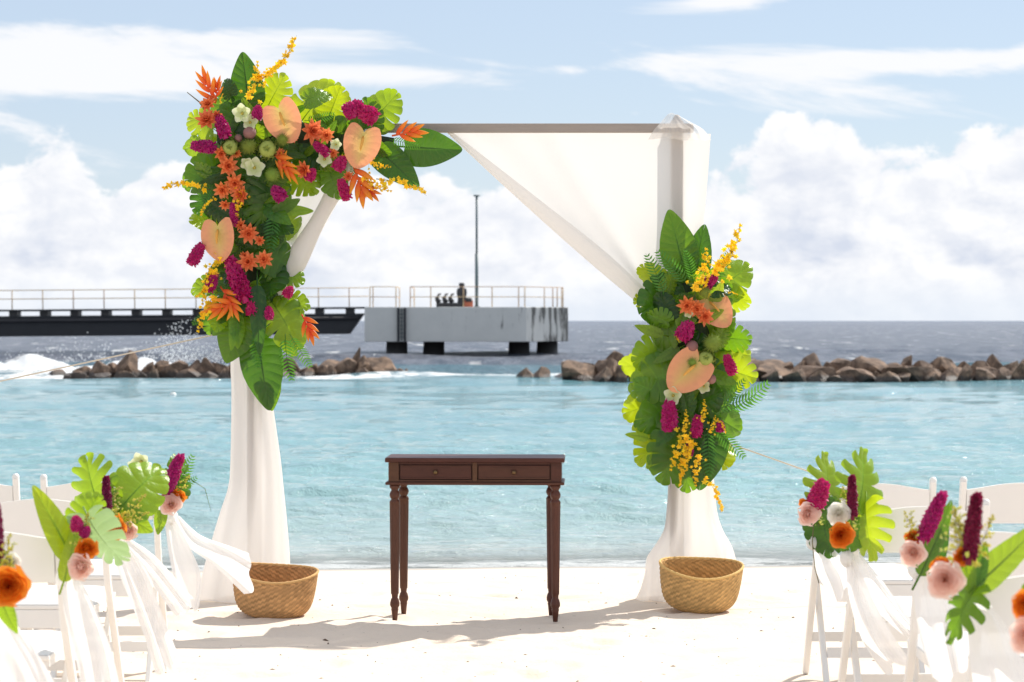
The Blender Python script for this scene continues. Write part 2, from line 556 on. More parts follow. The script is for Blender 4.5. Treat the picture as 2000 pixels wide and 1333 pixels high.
# ------------------------------------------------------------------ sea
def make_water():
    m = bpy.data.materials.new('sea_water')
    m.use_nodes = True
    t = NT(m.node_tree)
    co = t.n('ShaderNodeTexCoord').outputs['Object']
    x, y, z = t.sep(co)
    far = t.smooth(y, 66.0, 84.0)
    shore = t.m('SUBTRACT', y, t.m('MULTIPLY', x, 0.055))
    c = t.ramp(t.m('DIVIDE', shore, 80.0), [(0.205, (0.50, 0.50, 0.46)), (0.24, (0.33, 0.44, 0.43)), (0.32, (0.23, 0.41, 0.42)),
                                            (0.55, (0.17, 0.35, 0.385)), (0.85, (0.14, 0.325, 0.375))])
    pn = t.noise(t.comb(t.m('MULTIPLY', x, 0.35), t.m('MULTIPLY', y, 0.12), 0), 1.0, 4, 0.6)
    c = t.mix(t.smooth(pn, 0.45, 0.7), c, t.mix(0.35, c, (0.10, 0.24, 0.26)))
    fs = t.noise(t.comb(t.m('MULTIPLY', x, 0.55), t.m('MULTIPLY', y, 0.11), 1.0), 1.0, 8, 0.72, 0.2)
    c = t.mix(far, c, t.mix(t.smooth(fs, 0.36, 0.62), (0.065, 0.085, 0.125), (0.21, 0.225, 0.27)))
    near = t.m('MULTIPLY', t.smooth(y, 84.0, 100.0, 1.0, 0.0), far)
    c = t.mix(t.m('MULTIPLY', near, 0.6), c, (0.06, 0.22, 0.27))
    # painted sun sparkle with whitecaps on the open sea; foam wash at the waterline
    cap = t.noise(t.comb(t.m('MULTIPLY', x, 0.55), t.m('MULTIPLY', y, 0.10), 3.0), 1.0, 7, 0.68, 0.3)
    sparkle_caps = t.m('MULTIPLY', t.smooth(cap, 0.60, 0.66), t.smooth(y, 85.0, 110.0))
    sparkle_caps = t.m('MULTIPLY', sparkle_caps, t.smooth(y, 330.0, 900.0, 1.0, 0.0))
    wn = t.noise(t.comb(t.m('MULTIPLY', x, 1.2), t.m('MULTIPLY', y, 3.0), 5.0), 1.0, 6, 0.65, 0.4)
    sh = t.m('ADD', shore, t.m('MULTIPLY', wn, 1.6))
    wash = t.m('MULTIPLY', t.smooth(sh, 17.55, 17.75), t.smooth(sh, 17.8, 18.3, 1.0, 0.0))
    foam = t.m('MAXIMUM', sparkle_caps, t.m('MULTIPLY', wash, 0.55))  # white mask: painted sea sparkle and real foam together
    gap = t.m('MULTIPLY', t.smooth(y, 71.0, 73.0), t.smooth(y, 77.0, 82.0, 1.0, 0.0))
    gn = t.noise(t.comb(t.m('MULTIPLY', x, 0.7), t.m('MULTIPLY', y, 0.35), 9.0), 1.0, 6, 0.65, 0.5)
    foam = t.m('MAXIMUM', foam, t.m('MULTIPLY', gap, t.smooth(gn, 0.42, 0.56)))
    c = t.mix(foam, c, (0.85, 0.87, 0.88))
    p = t.n('ShaderNodeBsdfPrincipled')
    t.put(p.inputs['Base Color'], c)
    t.put(p.inputs['Roughness'], t.m('ADD', t.m('MULTIPLY_ADD', foam, 0.6, 0.06), t.m('MULTIPLY', far, 0.2)))
    p.inputs['IOR'].default_value = 1.33
    t.put(p.inputs['Specular IOR Level'], t.m('MULTIPLY_ADD', far, -0.32, 0.5))
    sv = t.comb(t.m('MULTIPLY', x, 1.3), t.m('MULTIPLY', y, 1.5), 0)
    h = t.m('ADD', t.noise(sv, 2.4, 6, 0.66, 0.3), t.m('MULTIPLY', t.noise(sv, 0.4, 4, 0.6), 1.6))
    b = t.n('ShaderNodeBump')
    b.inputs['Strength'].default_value = 1.0
    t.put(b.inputs['Distance'], t.m('MULTIPLY_ADD', far, 0.37, 0.11))
    t.put(b.inputs['Height'], h)
    t.put(p.inputs['Normal'], b.outputs[0])
    tp = t.n('ShaderNodeBsdfTransparent')
    tp.inputs[0].default_value = (0.80, 0.93, 0.93, 1)
    ms = t.n('ShaderNodeMixShader')
    t.put(ms.inputs[0], t.m('MULTIPLY', t.smooth(shore, 16.5, 18.6, 0.6, 0.0), t.m('SUBTRACT', 1.0, foam)))
    t.put(ms.inputs[1], p.outputs[0])
    t.put(ms.inputs[2], tp.outputs[0])
    o = t.n('ShaderNodeOutputMaterial')
    t.put(o.inputs[0], ms.outputs[0])
    return m


def make_sea():
    rows = [15.6]
    while rows[-1] < 30000:
        d = rows[-1]
        rows.append(d + max(0.05, d * d * 2.0e-4))
    rows = np.array(rows)
    ts = np.concatenate([np.linspace(-3.0, -0.36, 40)[:-1], np.linspace(-0.36, 0.36, 620), np.linspace(0.36, 3.0, 40)[1:]])
    Tm, Y = np.meshgrid(ts, rows)
    X = Tm * Y
    rs = np.random.RandomState(4)
    step = np.gradient(rows)[:, None]
    H = np.zeros_like(X)
    inner = np.clip((74 - Y) / 6, 0, 1)
    deepen = np.clip((Y - 0.055 * X - 16.3) / 6, 0.12, 1)
    for k in range(46):
        lam = 0.35 * 1.085 ** k                                    # 0.35 .. 14 m
        ang = rs.normal(0, 0.55)
        ph = rs.uniform(0, 6.28)
        a_in = 0.0105 * lam ** 0.65 * (1 if lam < 1.2 else 0.3)
        a_out = 0.0065 * lam if lam > 1.2 else 0.008
        a = (a_in * inner * deepen + a_out * (1 - inner)) * np.clip(lam / (3.0 * step) - 0.35, 0, 1)
        ph2 = (X * math.sin(ang) + Y * math.cos(ang)) * 2 * math.pi / lam + ph + 1.3 * nz2(X, Y, k, 1, 0.35 / lam)
        H += a * (np.sin(ph2) + 0.3 * np.sin(2 * ph2 + 1.2)) * 0.75
    Z = SEA + H
    V = np.stack([X, Y, Z], -1).reshape(-1, 3)
    n, m = X.shape
    i = np.arange((n - 1) * m).reshape(n - 1, m)[:, :-1].ravel()
    Fc = np.stack([i, i + 1, i + m + 1, i + m], 1)
    me = bpy.data.meshes.new('sea')
    me.from_pydata(V.tolist(), [], Fc.tolist())
    me.polygons.foreach_set('use_smooth', [True] * len(me.polygons))
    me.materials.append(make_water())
    tag(link(me, 'sea'), kind='structure')


make_sea()

# ------------------------------------------------------------------ boulders, breakwaters, wave foam
def rock_mesh(seed, name='boulder'):
    import bmesh
    rs = random.Random(seed)
    bm = bmesh.new()
    bmesh.ops.create_icosphere(bm, subdivisions=3, radius=1.0)
    planes = []
    for _ in range(15):
        n = Vector((rs.gauss(0, 1), rs.gauss(0, 1), rs.gauss(0, 1))).normalized()
        planes.append((n, rs.uniform(0.46, 0.82)))
    V = np.array([v.co[:] for v in bm.verts])
    rough = 0.10 * nz2(V[:, 0] + V[:, 2] * 0.7, V[:, 1] - V[:, 2] * 0.6, seed, 4, 2.2)
    for v, r in zip(bm.verts, rough):
        p = v.co.copy()
        for n, d in planes:
            k = p.dot(n)
            if k > d:
                p -= n * (k - d) * 0.97
        v.co = p * (1 + r)
    me = bpy.data.meshes.new(name)
    bm.to_mesh(me)
    bm.free()
    me.materials.append(M_rock)
    shade_auto(me, 18)
    return me


def make_rock_mat():
    m = bpy.data.materials.new('brown_boulder_stone')
    m.use_nodes = True
    t = NT(m.node_tree)
    co = t.n('ShaderNodeTexCoord').outputs['Object']
    oi = t.n('ShaderNodeObjectInfo').outputs['Random']
    ge = t.n('ShaderNodeNewGeometry').outputs['Position']
    x, y, z = t.sep(ge)
    n1 = t.noise(co, 2.3, 8, 0.68)
    c = t.mix(t.smooth(n1, 0.35, 0.68), (0.06, 0.036, 0.023), (0.33, 0.215, 0.14))
    c = t.mix(t.m('MULTIPLY', oi, 0.5), c, (0.15, 0.10, 0.075))
    wet = t.smooth(t.m('ADD', z, t.m('MULTIPLY', n1, 0.2)), 0.02, -0.08)
    c = t.mix(wet, c, (0.05, 0.036, 0.028))
    p = t.n('ShaderNodeBsdfPrincipled')
    t.put(p.inputs['Base Color'], c)
    t.put(p.inputs['Roughness'], t.m('MULTIPLY_ADD', wet, -0.45, 0.85))
    b = t.n('ShaderNodeBump')
    b.inputs['Strength'].default_value = 0.8
    b.inputs['Distance'].default_value = 0.08
    t.put(b.inputs['Height'], t.noise(co, 4.0, 8, 0.7))
    t.put(p.inputs['Normal'], b.outputs[0])
    o = t.n('ShaderNodeOutputMaterial')
    t.put(o.inputs[0], p.outputs[0])
    return m


M_rock = make_rock_mat()
ROCKS = [rock_mesh(s) for s in range(11, 19)]


r0 = random.Random(99)


def boulder(parent, px, ytop, wpx, D, hk=1.0):
    """a boulder whose top shows at (px, ytop) and which stands in the water at distance D"""
    top = W(px, ytop + 1 + r0.uniform(-3, 5), D)
    wd = wpx / F * D / 2
    h = (top.z - (SEA - 0.35)) / 2
    r = RNG
    M = Matrix.Translation((top.x, D, SEA - 0.35 + h)) @ Matrix.Rotation(r.uniform(-0.25, 0.25), 4, 'Y') @ Matrix.Rotation(r.uniform(0, 6.28), 4, 'Z') \
        @ Matrix.Diagonal((wd * r.uniform(1.25, 1.5), wd * r.uniform(1.1, 1.5), h * 1.34 * hk, 1))
    link(r.choice(ROCKS), 'boulder', parent, parent.matrix_world.inverted() @ M if False else Matrix.Translation(-parent.location) @ M)


bw = thing('breakwater', W(450, 733, 76), 'low rock breakwater in the surf with breaking waves and spray behind it', 'breakwater', 'rock breakwaters')
for px, yt, wd in ((112, 722, 40), (165, 716, 46), (196, 707, 60), (228, 710, 40), (250, 690, 54), (292, 710, 44), (316, 702, 26), (345, 704, 58),
                   (378, 706, 40), (405, 700, 34), (432, 706, 50), (470, 704, 60), (520, 703, 60), (560, 705, 56), (605, 706, 60), (640, 704, 62),
                   (690, 686, 34), (668, 700, 54), (712, 704, 40), (738, 700, 74), (775, 716, 44), (795, 724, 24)):
    boulder(bw, px, yt, wd, 76 + RNG.uniform(-0.4, 0.4))
for px in range(130, 800, 34):
    boulder(bw, px + RNG.uniform(-9, 9), 722 + RNG.uniform(-4, 3), RNG.uniform(24, 44), 75.2 + RNG.uniform(-0.3, 0.3))
bw2 = thing('breakwater', W(1500, 742, 70.5), 'longer brown boulder breakwater running out beyond the flower-covered post', 'breakwater', 'rock breakwaters')
px = 1008
while px < 2150:
    wd = RNG.uniform(30, 74)
    yt = (712 if px < 1085 else 699) + RNG.uniform(-3, 14)
    boulder(bw2, px + wd / 2, yt, wd * 1.15, 71.3 + RNG.uniform(-0.4, 0.5))
    px += wd * 0.72
for px, yt, wd in ((1135, 706, 80), (1185, 712, 74), (1190, 708, 56), (1508, 704, 96), (1590, 712, 80), (1655, 716, 70), (1690, 720, 90), (1790, 710, 120), (1860, 714, 70), (1925, 720, 64)):
    boulder(bw2, px, yt, wd, 70.4 + RNG.uniform(-0.3, 0.3))
px = 1110
while px < 2150:
    wd = RNG.uniform(26, 60)
    boulder(bw2, px + wd / 2, 724 + RNG.uniform(-8, 6), wd, 69.7 + RNG.uniform(-0.3, 0.3))
    px += wd * 0.85

M_foam = mat('white_surf', (0.86, 0.88, 0.90), 0.8, bump=0.5, bscale=4, transl=0.3, tcol=(0.85, 0.88, 0.9))


def foam_bank(name, x0, x1, D, h, depth, label, seed, prof=None):
    nx, ny = 240, 26
    xs = np.linspace(x0, x1, nx)
    P = []
    for j in range(ny):
        v = j / (ny - 1)
        y = D + (v - 0.5) * depth
        env = math.sin(math.pi * v) ** 0.7
        Xa = np.array(xs)
        Ya = np.full(nx, y)
        hh = h * env * (0.62 + 0.9 * nz2(Xa, Ya, seed, 5, 0.55)) * np.clip(np.minimum(xs - x0, x1 - xs) / 1.2, 0, 1)
        if prof:
            hh = hh * np.interp(xs, prof[0], prof[1])
        P.append([(xs[i], y + 0.5 * float(nz2(Xa[i:i + 1], Ya[i:i + 1], seed + 3, 3, 0.8)[0]), SEA - 0.03 + max(hh[i], 0)) for i in range(nx)])
    o = MB().grid(P).build(name, M_foam)
    return tag(o, label, 'foam', kind='stuff')


foam_bank('surf', -20, -9.6, 79.0, 0.75, 5.0, 'white surf breaking behind the low rock breakwater', 2, ([-20, -16, -13, -11, -9.6], [0.55, 0.9, 1.0, 0.8, 0.3]))
foam_bank('wash_foam', -3.6, 2.3, 72.6, 0.10, 1.6, 'thin white wash in the gap between the two breakwaters', 5)
sp = MB()
rs = random.Random(3)
for cx, zz, n, sx in ((-11.3, 1.15, 520, 0.55), (-10.4, 0.55, 380, 0.8), (-14.5, 0.6, 260, 1.4)):
    for _ in range(n):
        h = abs(rs.gauss(0, 0.5))
        x = cx + rs.gauss(0, sx) * (1.1 - min(h, 1.0) * 0.6) + h * 0.5
        z = SEA + 0.35 + h * zz
        r = rs.uniform(0.008, 0.03)
        c = Vector((x, 79 + rs.gauss(0, 0.6), z))
        sp.add([c + Vector(d) * r for d in ((1, 0, 0), (-1, 0, 0), (0, 1, 0), (0, -1, 0), (0, 0, 1), (0, 0, -1))],
               [(0, 2, 4), (2, 1, 4), (1, 3, 4), (3, 0, 4), (2, 0, 5), (1, 2, 5), (3, 1, 5), (0, 3, 5)])
tag(sp.build('spray', M_foam), 'fine spray thrown up where the surf hits the rocks', 'spray', kind='stuff')

# ------------------------------------------------------------------ pier
DP = 119.0
def concrete():
    m = bpy.data.materials.new('stained_concrete')
    m.use_nodes = True
    t = NT(m.node_tree)
    co = t.n('ShaderNodeTexCoord').outputs['Object']
    x, y, z = t.sep(co)
    n1 = t.noise(co, 1.2, 7, 0.62)
    c = t.mix(n1, (0.54, 0.55, 0.53), (0.68, 0.68, 0.65))
    stv = t.comb(t.m('MULTIPLY', x, 3.2), t.m('MULTIPLY', y, 3.2), t.m('MULTIPLY', z, 0.35))
    s = t.noise(stv, 1.0, 7, 0.7)
    up = t.smooth(z, -1.5, 0.0)
    side = t.smooth(x, 2.2, 3.9)
    k = t.smooth(t.m('ADD', s, t.m('ADD', t.m('MULTIPLY', side, 0.17), t.m('MULTIPLY', up, 0.05))), 0.635, 0.73)
    c = t.mix(t.m('MULTIPLY', k, 0.85), c, (0.035, 0.034, 0.032))
    p = t.n('ShaderNodeBsdfPrincipled')
    t.put(p.inputs['Base Color'], c)
    p.inputs['Roughness'].default_value = 0.9
    b = t.n('ShaderNodeBump')
    b.inputs['Strength'].default_value = 0.4
    b.inputs['Distance'].default_value = 0.05
    t.put(b.inputs['Height'], n1)
    t.put(p.inputs['Normal'], b.outputs[0])
    t.put(t.n('ShaderNodeOutputMaterial').inputs[0], p.outputs[0])
    return m


M_conc = concrete()
kx = DP / F
ztop = CAMH + 27 * kx
zbot = CAMH - 41 * kx
org = Vector(((912 - 1000) * kx, DP, ztop))
pier = thing('pier_platform', org, 'grey concrete pier platform on dark columns with stained chamfered end', 'pier')


def X(px):
    return (px - 912) * kx


H = ztop - zbot
outl = [(X(712), 0), (X(1027), 0), (X(1112), 2.6), (X(1112), 6.5), (X(1027), 9), (X(712), 9)]
mb = MB()
mb.add([(x, y, 0) for x, y in outl] + [(x, y, -H) for x, y in outl],
       [(0, 1, 2, 3, 4, 5), (11, 10, 9, 8, 7, 6)] + [(i, i + 6, (i + 1) % 6 + 6, (i + 1) % 6) for i in range(6)])
bevel(mb.build('concrete_deck', M_conc, pier, False), 0.03)
for xa, yy in ((770, 1.6), (842, 2.6), (1012, 2.6), (1069, 3.6)):
    c = MB()
    x = X(xa)
    c.tube([(x + 0.06, yy, -H - 0.004), (x, yy, -ztop + SEA - 1.5)], [0.52, 0.62], 20)
    c.build('column', M_pile, pier)
for px in (778, 791):
    f = MB().box(X(px) - 0.055, X(px) + 0.055, -0.16, -0.004, -H + 0.02, -0.04)
    f.build('fender_strip', M_black, pier, False)
lad = MB().box(X(784.5) - 0.02, X(784.5) + 0.02, -0.03, -0.006, -H + 0.05, -0.05).build('ladder', M_black, pier, False)
for i in range(8):
    z = -0.15 - i * 0.19
    MB().tube([(X(780.2), -0.08, z), (X(788.8), -0.08, z)], 0.022, 6).build('rung', M_galv, lad)


def rails(parent, segs, name='railing', h=1.0, zmid=0.5, z0=0.0, r=0.022):
    for pts, posts in segs:
        for zz in (h, zmid):
            MB().tube([(x, y, z0 + zz) for x, y in pts], r, 6).build('rail', M_rail, parent)
        for x, y in posts:
            MB().tube([(x, y, z0 - 0.0), (x, y, z0 + h + 0.01)], r * 1.35, 6).build('rail_post', M_rail, parent)


front = [(X(p), 0.25) for p in (801, 841, 905, 961, 1013, 1025)]
cham = [(X(1064), 1.5), (X(1081), 2.0), (X(1090), 2.3), (X(1102), 3.0)]
rails(pier, [([front[0], front[-1], cham[-1], (X(1102), 6.2)], front + cham + [(X(1102), 6.2)]),
             ([(X(801), 0.25), (X(801), 5)], [(X(801), 5)]),
             ([(X(722), 0.25), (X(773), 0.25), (X(773), 4)], [(X(722), 0.25), (X(728), 0.25), (X(773), 0.25), (X(773), 4)])])

lp = thing('lamp_post', W(931, 600, DP + 2), 'tall slim stepped lamp post standing on the concrete pier', 'lamp post')
kz = (DP + 2) / F
lp.location.z = ztop
MB().tube([(0, 0, 0), (0, 0, 104 * kz)], 0.085, 12).build('lower_pole', M_galv, lp)
MB().tube([(0, 0, 104 * kz), (0, 0, 216 * kz)], 0.055, 12).build('upper_pole', M_galv, lp)
hd = MB()
hd.lathe([(0.0, 0.06), (0.16, 0.05), (0.17, 0.0), (0.05, -0.05), (0.0, -0.05)], 16)
o = hd.build('lamp_head', M_galv, lp)
o.location = (0, 0, 217 * kz)
MB().box(-0.16, 0.16, -0.16, 0.16, 0.001, 0.05).build('base_plate', M_galv, lp, False)

mh = thing('mooring_hook_unit', (W(890, 600, DP + 1.6).x, DP + 1.6, ztop), 'black mooring hook unit with curved horns and upright capstan on the pier', 'mooring hook')
u = kx
MB().box(-38 * u, 14 * u, -0.35, 0.35, 0.0, 0.22).build('base', M_iron, mh, False)
for hx in (-34, -20, -8):
    MB().tube([((hx + 2) * u, 0, 0.22), ((hx - 2) * u, 0, 0.36), ((hx - 3) * u, 0, 0.5), (hx * u, 0, 0.62), ((hx + 5) * u, 0, 0.68)],
              [0.13, 0.12, 0.1, 0.07, 0.03], 8).build('hook', M_iron, mh)
cp = MB()
cp.lathe([(0.0, 1.22), (0.13, 1.2), (0.15, 1.08), (0.09, 1.03), (0.11, 0.98), (0.24, 0.9), (0.26, 0.7), (0.2, 0.45), (0.22, 0.22), (0.3, 0.0)], 16)
o = cp.build('capstan', M_iron, mh)
o.location = (12 * u, 0, 0)
rb = thing('winch_box', (W(915, 600, DP + 1.6).x, DP + 1.6, ztop), 'small faded orange-red winch box beside the mooring hooks', 'box')
MB().box(-8 * u, 9 * u, -0.25, 0.25, 0.0, 0.34).build('case', M_orange_plastic, rb, False)
MB().tube([(-6 * u, -0.27, 0.36), (7 * u, -0.27, 0.36)], 0.11, 10).build('drum', M_iron, rb)

# walkway running in from the side
DW = 120.5
kw = DW / F
wk = thing('pier_walkway', (W(712, 600, DW).x, DW, 0), 'long dark walkway on a heavy black beam leading to the pier platform', 'walkway')
zl, zr = CAMH + 21.5 * kw, CAMH + 27 * kw
L = 760 * kw
tilt = math.atan((zr - zl) / (712 * kw))
MW = Matrix.Translation((0, 0, zr)) @ Matrix.Rotation(-tilt, 4, 'Y')
bx = lambda name, m, *a: MB().box(*a, M=MW).build(name, m, wk, False)
bx('deck', M_black, -L, 0.3, -0.75, 0.75, -0.09, 0.0)
mbm = MB()
zb0, zb1 = -0.32, -1.34
V = [(-L, zb0), (0.0, zb0), (-0.75, zb1), (-L, zb1)]
mbm.add([MW @ Vector((x, -0.55, z)) for x, z in V] + [MW @ Vector((x, 0.55, z)) for x, z in V],
        [(3, 2, 1, 0), (4, 5, 6, 7)] + [(i, (i + 1) % 4, (i + 1) % 4 + 4, i + 4) for i in range(4)])
mbm.build('main_beam', M_black, wk, False)
MB().tube([MW @ Vector((-L, -0.62, -0.55)), MW @ Vector((-0.3, -0.62, -0.55))], 0.09, 8).build('pipe', M_iron, wk)
i = 0
px = 712 - 28
while px > -60:
    x = (px - 712) * kw
    bx('support_block', M_pile, x - 0.2, x + 0.2, -0.5, 0.5, zb0 + 0.002, -0.092)
    MB().tube([MW @ Vector((x, -0.7, 0)), MW @ Vector((x, -0.7, 0.97))], 0.028, 6).build('rail_post', M_rail, wk)
    px -= 59.5
for zz in (0.95, 0.52):
    MB().tube([MW @ Vector((-L, -0.7, zz)), MW @ Vector((0.25, -0.7, zz))], 0.024, 6).build('rail', M_rail, wk)

b = thing('marker_buoy', W(338, 781, 54), 'small round white marker buoy floating alone in the turquoise lagoon', 'buoy')
b.location.z = SEA
MB().lathe([(0.0, -0.04), (0.05, -0.035), (0.075, 0.0), (0.08, 0.04), (0.07, 0.085), (0.04, 0.115), (0.0, 0.12)], 18).build('float', M_buoy, b)
MB().tube([(-0.02, 0, 0.11), (-0.02, 0, 0.15), (0.02, 0, 0.15), (0.02, 0, 0.11)], 0.006, 6).build('eye', M_iron, b)

# ------------------------------------------------------------------ arch
DA = 12.70
ka = DA / F
arch = thing('wedding_arch', (W(912, 1172, DA).x, DA, 0), 'tall wooden wedding arch of two posts and a taupe cross beam on the sand', 'arch')
ax = arch.location.x
XL, XR = W(497, 600, DA).x - ax, W(1322, 600, DA).x - ax
zb = CAMH + (627 - 262) * ka
for x in (XL, XR):
    p = MB().box(x - 0.036, x + 0.036, -0.036, 0.036, -0.15, zb + 0.03).build('post', M_beam, arch, False)
    bevel(p, 0.006)
    fin = MB().lathe([(0.0, 0.07), (0.012, 0.066), (0.02, 0.05), (0.035, 0.03), (0.04, 0.0)], 16).build('finial', M_beam, p)
    fin.location = (x, 0, zb + 0.031)
be = MB().box(XL - 0.10, W(1352, 250, DA).x - ax, -0.095, -0.05, zb, zb + 0.047)
bevel(be.build('cross_beam', M_beam, arch, False), 0.004)


def cloth(name, parent, left, right, nt=40, ns=60, folds=5, amp=0.02, grow=lambda t: 1.0, seed=1, m=None, nrm=Vector((0, -1, 0)), bulge=0.0, off=Vector((0, 0, 0)), ragged=0.0):
    """sheet between two edge curves (t runs down both), gathered folds across it"""
    rs = random.Random(seed)
    ph, ph2, k2 = rs.uniform(0, 6), rs.uniform(0, 6), rs.uniform(1.6, 2.4)
    P = []
    for i in range(nt + 1):
        t = i / nt
        a, b = interp(left, t), interp(right, t)
        row = []
        for j in range(ns + 1):
            s = j / ns
            te = t * (1 - ragged * (0.5 + 0.3 * math.sin(5.3 * s + ph) + 0.2 * math.sin(12.1 * s + ph2)))
            p = a.lerp(b, s) if ragged == 0 else interp(left, te).lerp(interp(right, te), s)
            s = s + 0.07 * math.sin(4.3 * s + ph2 + 0.9 * t) + 0.035 * math.sin(11 * s + ph + 2.3 * t)
            wv = math.sin(2 * math.pi * folds * s + ph + 1.1 * math.sin(2.2 * t + ph2)) + 0.5 * math.sin(2 * math.pi * folds * k2 * s + ph2 + 1.7 * t)
            d = amp * grow(t) * wv * (0.65 + 0.5 * math.sin(3.1 * t + 5 * s + ph)) + bulge * math.sin(math.pi * s) * math.sin(math.pi * min(t * 1.1, 1))
            row.append(p + nrm * d - off)
        P.append(row)
    return MB().grid(P).build(name, m or M_sheer, parent)


def column(name, parent, rings, D, org, folds=9, seed=2, depth=0.62, amp=0.13):
    """cloth hanging round a post: rings of (photo y, x left, x right)"""
    rs = random.Random(seed)
    ph = [rs.uniform(0, 6) for _ in range(4)]
    R = [Vector((a, b, c)) for a, b, c in rings]
    P = []
    n = 120
    for i in range(61):
        t = i / 60
        y, xl, xr = interp(R, t)
        l, r = W(xl, y, D), W(xr, y, D)
        cx, rx = (l.x + r.x) / 2, (r.x - l.x) / 2
        row = []
        for j in range(n):
            th = 2 * math.pi * j / n
            sx, sy = math.cos(th), math.sin(th)
            f = 1 + amp * (0.3 + 0.7 * t) * (math.sin(folds * th + ph[0] + 0.8 * math.sin(2 * t + ph[1])) + 0.6 * math.sin((folds * 2 - 3) * th + ph[2] + t)) * abs(sy) ** 0.5
            row.append(Vector((cx + rx * sx * (1 + (f - 1) * 0.25), D + rx * depth * sy * f, max(l.z, 0.004 + 0.006 * math.sin(5 * th)))) - org)
        P.append(row)
    return MB().grid(P, close=True).build(name, m_col, parent)


m_col = mat('white_voile_fall', (0.90, 0.885, 0.865), 0.9, transl=0.68, tcol=(0.95, 0.93, 0.905), alpha=0.86, spec=0.1, bump=0.2, bscale=12, stretch=(3, 3, 0.5))
dr = thing('arch_drape', (W(1335, 1172, DA).x, DA, 0), 'white voile drape swept from the bare beam to the post with smaller flowers', 'drape')
ro = dr.location.copy()
LR = [W(862, 250, 12.662), W(1014, 391, 12.63), W(1166, 526, 12.61), W(1316, 650, 12.62)]
RR = [W(1388, 262, 12.655), W(1378, 400, 12.62), W(1362, 530, 12.61), W(1346, 650, 12.62)]
cloth('swept_panel', dr, LR, RR, 60, 120, 3, 0.012, lambda t: 0.45 + 0.9 * t, 4, off=ro, bulge=-0.05)
LE = [p + Vector((0, -0.012, 0)) for p in LR]
RE = [W(880, 256, 12.645), W(1040, 380, 12.615), W(1205, 512, 12.595), W(1330, 640, 12.605)]
cloth('folded_edge', dr, LE, RE, 60, 24, 1, 0.006, lambda t: 1, 8, off=ro, bulge=0.02)
HL = [W(1310, 221, 12.63), W(1302, 226, 12.61), W(1290, 240, 12.592), W(1276, 256, 12.59), W(1264, 276, 12.60)]
HR = [W(1312, 221, 12.63), W(1326, 227, 12.61), W(1350, 240, 12.592), W(1374, 254, 12.59), W(1390, 276, 12.60)]
cloth('corner_hood', dr, HL, HR, 30, 40, 3, 0.008, lambda t: t, 14, M_net, off=ro, ragged=0.1)
column('hanging_column', dr, [(640, 1300, 1352), (760, 1297, 1372), (900, 1303, 1390), (950, 1305, 1396), (1000, 1302, 1401), (1035, 1297, 1412), (1064, 1281, 1428),
                              (1090, 1264, 1437), (1120, 1260, 1441), (1150, 1252, 1440), (1177, 1240, 1436)], DA, ro, 7, 5)

dl = thing('arch_drape', (W(480, 1172, DA).x, DA, 0), 'white voile drape with a rolled edge hanging from the larger flower arrangement', 'drape')
lo = dl.location.copy()
LL = [W(455, 258, 12.64), W(465, 400, 12.62), W(474, 530, 12.61), W(480, 650, 12.62)]
RL = [W(738, 258, 12.64), W(662, 392, 12.62), W(585, 530, 12.61), W(510, 655, 12.62)]
cloth('swept_panel', dl, LL, RL, 50, 80, 3, 0.006, lambda t: 0.5 + t, 9, off=lo)
rl = MB()
pts = [interp(RL, k / 24) for k in range(25)]
rl.tube([p + Vector((-0.045, -0.05, 0.0)) - lo for p in pts], [0.05 + 0.012 * math.sin(k * 0.5) for k in range(25)], 16)
rl.build('rolled_edge', M_sheer, dl)
column('hanging_column', dl, [(600, 478, 520), (690, 452, 520), (760, 452, 528), (800, 452, 534), (900, 450, 548), (950, 446, 553), (1000, 430, 558), (1060, 412, 563),
                              (1110, 398, 566), (1150, 388, 567), (1174, 381, 567)], DA, lo, 6, 11)

# guy ropes and their pegs
for a, b, lab in (((484, 640), (0, 745), 'thin cream guy rope running from the post with the larger flowers'),
                  ((1335, 835), (1590, 925), 'thin cream guy rope running from the post with the smaller flowers')):
    p0, p1 = W(*a, DA + 0.06), W(*b, DA + 0.06)
    d = (p1 - p0)
    k = (p0.z - 0.03) / -d.z
    pe = p0 + d * k
    o = MB().tube([p0.lerp(pe, i / 12) - Vector((0, 0, 0.10 * math.sin(math.pi * i / 12) * 0)) for i in range(13)], 0.0042, 6).build('guy_rope', M_rope)
    tag(o, lab, 'rope', 'guy ropes of the arch')
    s = thing('ground_peg', (pe.x, pe.y, 0), 'iron peg in the sand holding the end of ' + lab[5:20], 'peg', 'ground pegs')
    s['label'] = 'iron ground peg anchoring the ' + ('longer' if a[0] < 1000 else 'shorter') + ' guy rope'
    MB().tube([(0, 0, -0.2), (0, 0, 0.05)], 0.008, 8).build('shaft', M_iron, s)
    MB().tube([(-0.02, 0, 0.045), (0.02, 0, 0.045)], 0.008, 8).build('head', M_iron, s)

